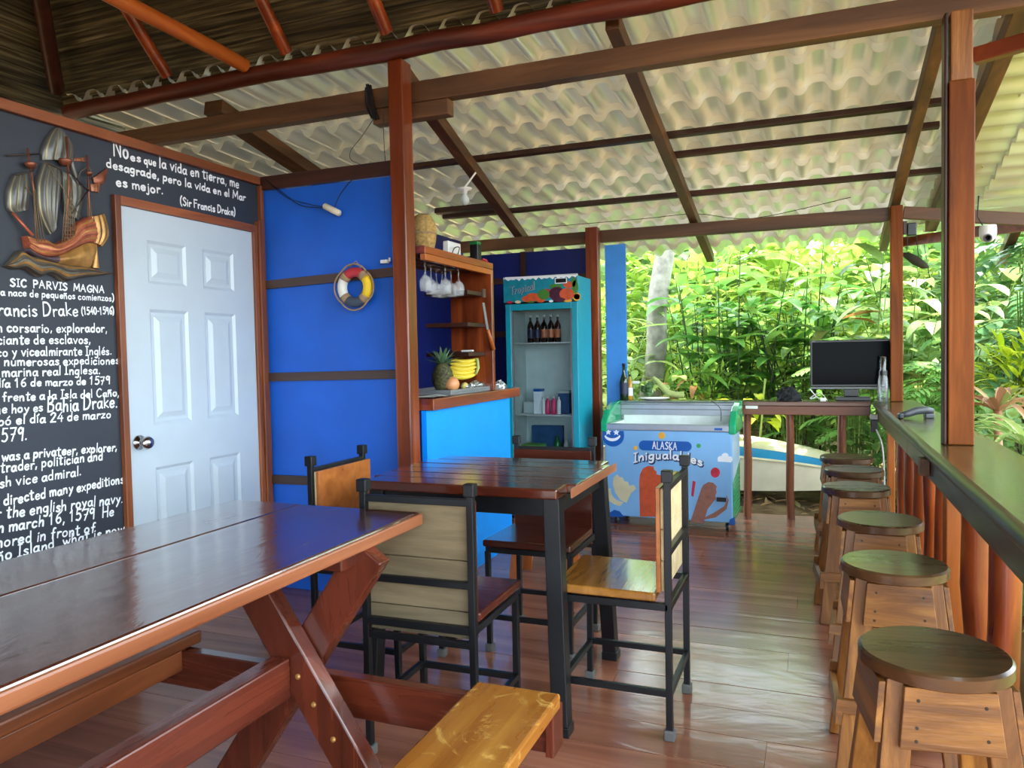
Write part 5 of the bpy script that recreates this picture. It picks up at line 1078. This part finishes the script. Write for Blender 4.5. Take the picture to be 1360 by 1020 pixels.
for k in range(22):
    a = rr.uniform(0, 6.28); r = rr.uniform(.0, .055); z = rr.uniform(.02, .12); mb = MB(); mb.ball((-.06+r*cos(a)*(1.2-z*4), r*sin(a)-.01, z), .020, 'plantain', 8, 1.3, (cos(a), sin(a), .6)); build(mb, 'plantain', pb, smooth=True)
# below and behind the corner of the bar
sk = thing('power_adapter', 'white socket with a black adapter under the corner of the bar', 'adapter', (.40, 5.86, .70)); mb = MB(); mb.box(-.025, .022, -.02, .02, .09, .125, 'white_plastic'); build(mb, 'socket', sk, bev=.003); mb = MB(); mb.box(-.022, .022, -.024, .02, .0, .0895, 'black_plastic'); build(mb, 'adapter', sk, bev=.004)
mb = MB(); mb.tube(smooth_line([(.412, 5.84, .72), (.44, 5.72, .62), (.452, 5.70, .4), (.45, 5.66, .2), (.458, 5.62, .004)]), .006, 'white_plastic', 6); single(mb, 'power_cable', 'white cable hanging down along the log balusters at the corner', 'cable')
# camera dome, loudspeaker and hanging pod under the side eave
q = at(1312, 311, y=5.95); cd = thing('camera_dome', 'white dome security camera under the side roof', 'camera', tuple(q))
mb = MB(); mb.lathe([(.0, .06), (.048, .058), (.052, .04), (.052, .0), (.046, -.028), (.026, -.05), (.0, -.056)], 'white_plastic', tuple(q), 24); part(mb, 'housing', cd, auto=40)
d_ = (EYE-q); d_.z -= .35; d_.normalize(); c_ = q+d_*.040+Vector((0, 0, -.022)); mb = MB(); mb.lathe([(.026, -.01), (.028, .010), (.022, .013), (.014, .010), (.0, .006)], 'grey_plastic', tuple(c_), 18, tuple(d_), mats=['grey_plastic', 'grey_plastic', 'black_plastic', 'screen_black']); tag(part(mb, 'lens', cd, smooth=True), 'dark round lens')
mb = MB(); mb.tube([q+Vector((-.03, 0, .06)), q+Vector((-.06, .0, .12)), q+Vector((-.055, 0, .26))], .004, 'cable_black', 6); part(mb, 'cable', cd)
q = at(1206, 303, y=6.0); sp = thing('loudspeaker', 'small black speaker fixed to the slim corner post', 'speaker', (.655, 6.09, q.z)); mb = MB(); mb.box(-.028, .03, -.035, .035, -.045, .045, 'black_plastic'); build(mb, 'box', sp, bev=.006); mb = MB(); mb.box(-.050, -.0285, -.02, .02, -.03, .06, 'darkwood_z'); build(mb, 'bracket', sp)
q = at(1216, 346, y=6.6); hp_ = thing('seed_pod', 'dark oval seed pod dangling on strings below the side eave', 'pod', tuple(q)); mb = MB(); mb.tube([q+Vector((-.10, 0, .06)), q+Vector((-.06, 0, .045)), q, q+Vector((.06, 0, -.045)), q+Vector((.09, 0, -.06))], [.006, .026, .036, .026, .006], 'bark_dark', 12); part(mb, 'husk', hp_, smooth=True); mb = MB(); mb.tube([q+Vector((-.06, 0, .08)), q+Vector((-.05, .02, .26))], .003, 'cable_black', 5); mb.tube([q+Vector((.02, 0, .03)), q+Vector((-.0, .02, .24))], .003, 'cable_black', 5); part(mb, 'strings', hp_)
# ================================================================== GARDEN
mb = MB(); rr = random.Random(1)
def gz(x, y):
    h = -.10+.06*sin(x*1.7+.4)*cos(y*1.3)+.03*sin(x*5.1)*sin(y*4.3)
    return h+max(0, y-8.5)*.10+max(0, x-2.5)*.05-(.25 if -3.5 < x < .75 and -2.8 < y < 6.3 else 0)-max(0, -3-y)*.3
mb.grid(lambda u, v: (-13+26*u, -9+27*v, gz(-13+26*u, -9+27*v)), 130, 135, 'earth'); mb.grid(lambda u, v: (-60+120*u, -60+120*v, -1.6), 8, 8, 'earth'); struct(mb, 'ground', smooth=True, fixn=False)
mb = MB(); rr = random.Random(2)
for k in range(1500):
    x = rr.uniform(-2.2, 3.2); y = rr.uniform(6.4, 9.5) if k % 3 else rr.uniform(1.5, 6.4)
    if y < 6.4 and x < .85: x = rr.uniform(.9, 3.2)
    a = rr.uniform(0, 6.28); blade(mb, (x, y, gz(x, y)+.012+rr.uniform(0, .03)), (cos(a), sin(a), rr.uniform(-.1, .3)), (0, 0, 1), rr.uniform(.08, .2), rr.uniform(.025, .06), rr.uniform(-.3, .5), 'litter', 3, .3)
tag(build(mb, 'leaf_litter', fixn=False), 'brown fallen leaves covering the ground behind the railing', 'leaf litter', kind='stuff')
# ---- dugout boat
ca = at(1092, 640, y=7.15); bt = thing('dugout_boat', 'cream-coloured upturned wooden boat with a blue stripe lying behind the railing', 'boat', (-1.35, 7.25, gz(-1.35, 7.25)), radians(-4))
def hull(u, v, L=3.1, W=.36, Hh=.46):
    t = 2*u-1; k = (1-abs(t)**2.6)**.6; a = pi*v; lift = .05*abs(t)**2
    return (t*L/2, -W*cos(a)*(.12+.88*k), Hh*(sin(a)**.62)*(.25+.75*k)*(1.1-.25*t)+lift)
SECT = [('boat_cream', 0, .17), ('boat_blue', .17, .27), ('boat_cream', .27, 1.)]
for i, (mt, a, b) in enumerate(SECT):
    mb = MB(); mb.grid(lambda u, v, a=a, b=b, i=i: tuple(Vector(hull(u, a+(b-a)*v))+Vector((0, -.012 if i == 1 else 0, 0))), 40, 8 if i < 2 else 16, mt); o = build(mb, ('lower_hull', 'painted_stripe', 'upper_hull')[i], bt, smooth=True, fixn=False)
    if i == 1: o['label'] = 'blue painted stripe'
mb = MB(); mb.grid(lambda u, v: tuple(Vector(hull(u, .17))+Vector((0, -.03*v, .012-.02*v))), 40, 1, 'boat_cream'); build(mb, 'rub_rail', bt, smooth=True, fixn=False)
for k, (x, y) in enumerate(((-1.9, 7.25), (-.55, 7.15))): log('support_log', 'round support log under the '+('far left' if k == 0 else 'near right')+' part of the boat', 'log', (x, y-.3, gz(x, y)+.0), (x, y+.3, gz(x, y)+.0), .05, .05, 'bark_brown', seed=k)
bt.location = (-1.10, 7.42, .03)
# hillside of leafy growth behind the garden
mb = MB(); rr = random.Random(77)
for k in range(6000):
    if 1: x = rr.uniform(-7, 9); t_ = rr.random(); y = 13.2+3.2*t_; z = -.2+3.2*t_
    a = rr.uniform(0, 6.28); blade(mb, (x, y, z+rr.uniform(-.1, .4)), (cos(a)*.7, sin(a)*.7-.5, rr.uniform(0, .8)), (0, 0, 1), rr.uniform(.4, .8), rr.uniform(.16, .3), rr.uniform(.3, 1.4), 'leaf_far', 3, .2)
tag(build(mb, 'hillside_foliage', smooth=True, fixn=False), 'bright yellow-green growth covering the slope far behind the garden', 'foliage', kind='stuff')
mb = MB(); mb.grid(lambda u, v: (-9+20*u, 13.3+3.4*v+.2*sin(u*40), -.4+3.4*v), 40, 12, 'leaf_far'); struct(mb, 'hillside', smooth=True)
# ---- plants
def stemmy(name, label, cat, x, y, h, ns, lm, sm='stem_dark', L=(.36, .58), Wd=(.11, .17), spread=.35, lean=.25, n_leaf=7, seed=0, start=.42, group=None, droop=(.5, 1.5)):
    rr = random.Random(seed); z0 = gz(x, y); t = thing(name, label, cat, (x, y, z0), 0, group); ms, mf = MB(), MB()
    for k in range(ns):
        a = rr.uniform(0, 6.28); r = spread*sqrt(rr.random()); b = Vector((r*cos(a), r*sin(a), -.03)); hh = h*rr.uniform(.72, 1.1); ln = Vector((cos(a)*lean*rr.random()+rr.uniform(-.1, .1), sin(a)*lean*rr.random()+rr.uniform(-.1, .1), 0))
        P = lambda s_: b+Vector((0, 0, hh*s_))+ln*hh*s_*s_
        ms.tube([P(s_/5) for s_ in range(6)], [.011, .010, .009, .008, .006, .003], sm, 5, False)
        az = rr.uniform(0, 6.28)
        for i in range(n_leaf):
            s_ = start+(1-start)*(i+.5)/n_leaf; az += 2.5+rr.uniform(-.5, .5); el = .15+.75*s_*rr.random()
            blade(mf, P(s_), (cos(az), sin(az), el), (0, 0, 1), rr.uniform(*L), rr.uniform(*Wd), rr.uniform(*droop), lm, 6, .22)
    build(ms, 'stems', t, smooth=True, fixn=False); build(mf, 'foliage', t, smooth=True, fixn=False); return t
def bushy(name, label, cat, x, y, z, rx, ry, rz, n, lm, L, Wd, seed=0, group=None, trunk=True, n_seg=4, droop=(.2, 1.2), twig='bark_dark'):
    rr = random.Random(seed); z0 = gz(x, y); t = thing(name, label, cat, (x, y, z0), 0, group); mf = MB(); ms = MB()
    for k in range(n):
        while True:
            q = Vector((rr.uniform(-1, 1), rr.uniform(-1, 1), rr.uniform(-1, 1)))
            if .25 < q.length < 1: break
        p = Vector((q.x*rx, q.y*ry, z+q.z*rz))
        if p.z < .03: p.z = rr.uniform(.03, .2)
        d = Vector((q.x, q.y, q.z*.4+.15))+Vector((rr.uniform(-.6, .6), rr.uniform(-.6, .6), rr.uniform(-.3, .5)))
        blade(mf, p, d, (0, 0, 1), rr.uniform(*L), rr.uniform(*Wd), rr.uniform(*droop), lm, n_seg, .2)
        if k % 45 == 0: b = Vector((p.x*.15, p.y*.15, -.05)); ms.tube([b, b.lerp(p, .5)+Vector((0, 0, .05)), p], [.012, .008, .004], twig, 4, False)
    build(ms, 'branches', t, smooth=True, fixn=False); build(mf, 'foliage', t, smooth=True, fixn=False); return t
def ferny(name, label, cat, x, y, h, n, lm, L, seed=0, lw=.05, nl=12, rise=.5, group=None, droop=1.1, lobes=1., az0=0, az1=6.28, sm='stem_green'):
    rr = random.Random(seed); z0 = gz(x, y); t = thing(name, label, cat, (x, y, z0), 0, group); mf, ms = MB(), MB()
    for k in range(n):
        az = az0+(az1-az0)*rr.random(); hh = h*rr.uniform(.45, 1.); b = Vector((rr.uniform(-.12, .12), rr.uniform(-.12, .12), hh)); d = Vector((cos(az), sin(az), rise*rr.uniform(.3, 1.2))).normalized(); ll = rr.uniform(*L); p = b.copy(); pts = [Vector((b.x*.3, b.y*.3, -.04)), b]
        for i in range(nl):
            p = p+d*(ll/nl); d = (d+Vector((0, 0, -droop/nl))).normalized(); pts.append(p.copy()); s_ = d.cross(Vector((0, 0, 1))); s_ = s_.normalized() if s_.length > 1e-3 else Vector((1, 0, 0))
            q = ll*.42*lobes*sin(pi*(.12+.86*(i+1)/nl))
            for sg in (-1, 1): blade(mf, p, s_*sg+d*.75+Vector((0, 0, rr.uniform(-.05, .15))), (0, 0, 1), q*rr.uniform(.85, 1.1), lw*rr.uniform(.8, 1.2), rr.uniform(.2, .9), lm, 3, .15)
        ms.tube(pts, .005, sm, 4, False)
    build(ms, 'stems', t, smooth=True, fixn=False); build(mf, 'foliage', t, smooth=True, fixn=False); return t
GG = 'ginger clumps behind the back railing'
stemmy('ginger_plant', 'tall ginger clump with dark stems in the middle of the back garden', 'plant', -.62, 8.35, 2.25, 15, 'leaf_ginger', seed=1, group=GG)
stemmy('ginger_plant', 'tall ginger clump just right of the pale tree trunk', 'plant', -1.15, 8.5, 2.2, 11, 'leaf_ginger', seed=2, group=GG)
stemmy('ginger_plant', 'tall ginger clump behind and left of the television', 'plant', -.10, 8.6, 2.3, 16, 'leaf_ginger', seed=3, group=GG)
stemmy('spotted_plant', 'big-leaved speckled plant above the television', 'plant', .40, 8.0, 2.2, 10, 'leaf_big', 'stem_green', (.34, .52), (.12, .18), .4, .3, 8, 4, .55, None, (.8, 1.9))
stemmy('spotted_plant', 'big-leaved speckled plant between the slim and the thick posts', 'plant', 1.0, 8.2, 2.15, 9, 'leaf_big', 'stem_green', (.32, .5), (.12, .17), .35, .3, 8, 5, .5, None, (.8, 1.9))
stemmy('shell_ginger', 'pale variegated ginger leaves in front of the white trunk', 'plant', -1.60, 7.75, 1.35, 7, 'leaf_variegated', 'stem_green', (.3, .45), (.08, .11), .22, .5, 7, 6, .5)
stemmy('shell_ginger', 'pale variegated plant behind the blue board, left of the trunk', 'plant', -2.05, 8.1, 2.0, 9, 'leaf_variegated', 'stem_green', (.3, .45), (.08, .11), .3, .4, 8, 7, .4)
bushy('bamboo_grass', 'bright green narrow-leaved bush below the ginger leaves', 'plant', -1.02, 8.05, .80, .30, .25, .52, 460, 'leaf_bright', (.09, .16), (.022, .036), 8)
ferny('fern_bush', 'lacy light green bush behind the television', 'plant', .36, 7.7, 1.46, 30, 'leaf_fern', (.35, .55), 9, .04, 10)
ferny('fern_bush', 'lacy light green bush between the slim post and the thick post', 'plant', .95, 7.15, 1.25, 34, 'leaf_fern', (.35, .55), 10, .04, 10)
ferny('fern_bush', 'lacy light green bush left of the television', 'plant', -.17, 8.0, 1.18, 16, 'leaf_fern', (.3, .5), 11, .04, 10)
bushy('creeping_shrub', 'low dark green shrub seen under the back bar shelf', 'plant', -.10, 8.25, .36, .75, .3, .40, 520, 'leaf_mid', (.09, .16), (.05, .085), 12)
bushy('creeping_shrub', 'low dark green shrub behind the farthest stools', 'plant', .66, 7.5, .33, .50, .35, .38, 460, 'leaf_mid', (.09, .16), (.05, .08), 13)
bushy('young_banana', 'yellow-green drooping leaves just above the back bar shelf', 'plant', -.52, 7.2, .82, .22, .12, .14, 22, 'leaf_yellow', (.16, .26), (.07, .10), 14, None, True, 5, (1.2, 2.2))
stemmy('dry_leaves', 'withered brown leaves hanging below the ginger', 'plant', -1.28, 7.8, 1.05, 5, 'leaf_dry', 'bark_brown', (.22, .34), (.06, .10), .3, .4, 5, 15, .4, None, (1.8, 3.))
mb = MB(); blade(mb, at(1118, 424, y=7.7), (1, -.1, .3), (0, 0, 1), .36, .10, .3, 'leaf_dry', 6, .5); blade(mb, at(1130, 424, y=7.7), (1, .2, -.05), (0, 0, 1), .26, .08, .5, 'leaf_dry', 6, .5); single(mb, 'dead_leaf', 'single orange-brown dead leaf among the speckled leaves', 'leaf', smooth=True, fixn=False)
for k, (px, lb) in enumerate(((1138, 'light green bamboo cane rising behind the farthest stool'), (1010, 'thin pale cane behind the boat, near the freezer'))):
    a = at(px-6, 690, y=7.9); b = at(px+6, 540, y=7.9); mb = MB(); pts = [Vector((a.x, 7.9, gz(a.x, 7.9)-.02)).lerp(Vector((b.x, 7.95, 1.0)), i/12) for i in range(13)]; mb.tube(pts, [(.022 if i % 3 else .026)*(1 if k == 0 else .5) for i in range(13)], 'bamboo', 9); single(mb, 'bamboo_cane', lb, 'cane', smooth=True)
# pale tree
tt = thing('tree', 'pale grey spotted tree trunk rising behind the blue board', 'tree', (-1.78, 8.5, gz(-1.78, 8.5))); mb = MB(); b0 = Vector((0, 0, -.1)); tp = at(880, 345, y=8.5)-Vector(tt.location); pts = [b0.lerp(tp, i/8*1.0)+Vector((.02*sin(i*1.7), .0, 0)) for i in range(9)]; mb.tube(pts+[tp+(tp-b0)*.55], [.15, .135, .128, .122, .118, .114, .112, .11, .108, .07], 'bark_pale', 16); build(mb, 'trunk', tt, smooth=True)
mf = MB(); rr = random.Random(31)
for k in range(420):
    q = Vector((rr.gauss(0, .8), rr.gauss(0, .7), rr.gauss(0, .45))); blade(mf, tp+(tp-b0)*.6+q, (rr.uniform(-1, 1), rr.uniform(-1, 1), rr.uniform(-.3, .6)), (0, 0, 1), rr.uniform(.15, .28), rr.uniform(.06, .1), .6, 'leaf_mid', 4, .2)
build(mf, 'foliage', tt, smooth=True, fixn=False)
# right-hand side
ferny('monstera', 'large cut-leaved plant at the right behind the camera dome', 'plant', 1.62, 7.3, 2.2, 20, 'leaf_blue', (.55, .8), 16, .085, 9, .4, None, 1.5, .9)
ferny('monstera', 'large cut-leaved plant at the far right frame edge', 'plant', 2.1, 7.0, 2.0, 18, 'leaf_blue', (.5, .8), 17, .085, 9, .4, None, 1.5, .9)
bushy('croton_bush', 'bright yellow-green bush right of the thick post', 'plant', 1.62, 6.9, 1.12, .42, .35, .36, 420, 'leaf_yellow', (.14, .24), (.035, .06), 18)
bushy('dark_shrub', 'dusky dark green shrub among the yellow leaves at the right', 'plant', 1.95, 6.5, .95, .30, .3, .55, 260, 'leaf_deep', (.09, .14), (.05, .08), 19)
def rosette(name, label, x, y, z, n, L, w, lm, seed, up=.8):
    rr = random.Random(seed); t = thing(name, label, 'plant', (x, y, gz(x, y))); mf = MB(); h = z-gz(x, y)
    for k in range(n):
        a = k*2.4+rr.uniform(-.2, .2); e = up*(k/n)+.25; blade(mf, (.02*cos(a), .02*sin(a), h), (cos(a), sin(a), e*1.6), (0, 0, 1), L*rr.uniform(.75, 1.1), w, rr.uniform(1., 2.2), lm, 8, .45)
    build(mf, 'foliage', t, smooth=True, fixn=False); mb = MB(); mb.tube([(0, 0, -.05), (.01, 0, h*.5), (0, 0, h+.02)], [.022, .02, .022], 'leaf_red', 8); build(mb, 'stem', t, smooth=True); return t
q = at(1325, 575, y=5.0); rosette('bromeliad', 'reddish bromeliad with long strap leaves beyond the bar counter', q.x, 5.0, .92, 16, .40, .045, 'leaf_red', 21)
q = at(1352, 600, y=4.3); rosette('spider_plant', 'pale green strap-leaved plant low at the right frame edge', q.x+.05, 4.3, .80, 26, .45, .035, 'leaf_variegated', 22)
bushy('creeping_shrub', 'leafy green shrub under and beyond the bar at the right', 'plant', 1.25, 4.2, .35, .35, 1.2, .42, 620, 'leaf_mid', (.10, .18), (.05, .085), 23)
bushy('creeping_shrub', 'leafy green shrub filling the gap below the bar, lower right corner', 'plant', 1.15, 2.6, .30, .35, .8, .40, 420, 'leaf_bright', (.10, .18), (.05, .085), 24)
bushy('creeping_shrub', 'mixed green shrub beyond the far end of the bar counter', 'plant', 1.35, 6.0, .55, .45, .7, .5, 560, 'leaf_mid', (.10, .18), (.04, .07), 25)
# taller growth closing the view
BK = 'tall trees and bushes behind the garden plants'
for i, (x, y, z, rx, ry, rz, n, lm, lb) in enumerate(((-3.2, 10.2, 1.5, 1.3, .9, 1.7, 800, 'leaf_far', 'tall yellow-green tree behind the blue board'), (-1.5, 10.6, 1.5, 1.2, .8, 1.7, 900, 'leaf_far', 'tall sunlit tree behind the pale trunk'), (.1, 10.8, 1.5, 1.2, .8, 1.7, 900, 'leaf_far', 'tall sunlit tree behind the ginger clumps'), (1.7, 10.6, 1.6, 1.2, .8, 1.8, 900, 'leaf_mid', 'tall green tree behind the speckled plants'), (3.2, 10.0, 1.6, 1.2, .9, 1.9, 900, 'leaf_mid', 'tall green tree beyond the thick post'), (3.6, 8.2, 1.5, 1.0, .9, 1.8, 800, 'leaf_deep', 'dark green tree behind the cut-leaved plants'))):
    bushy('tree', lb, 'tree', x, y, z, rx, ry, rz, n, lm, (.22, .42), (.08, .15), 40+i, BK, True, 4, (.3, 1.4))
for i, (x, y, lb) in enumerate(((-2.2, 12.6, 'dark forest tree far behind the fridge side'), (.6, 12.8, 'dark forest tree far behind the television'), (3.4, 12.4, 'dark forest tree far behind the thick post'))):
    bushy('tree', lb, 'tree', x, y, 1.6, 2.0, 1.0, 1.9, 900, 'leaf_deep' if i != 1 else 'leaf_far', (.3, .55), (.14, .24), 60+i, BK, True, 4, (.3, 1.2))
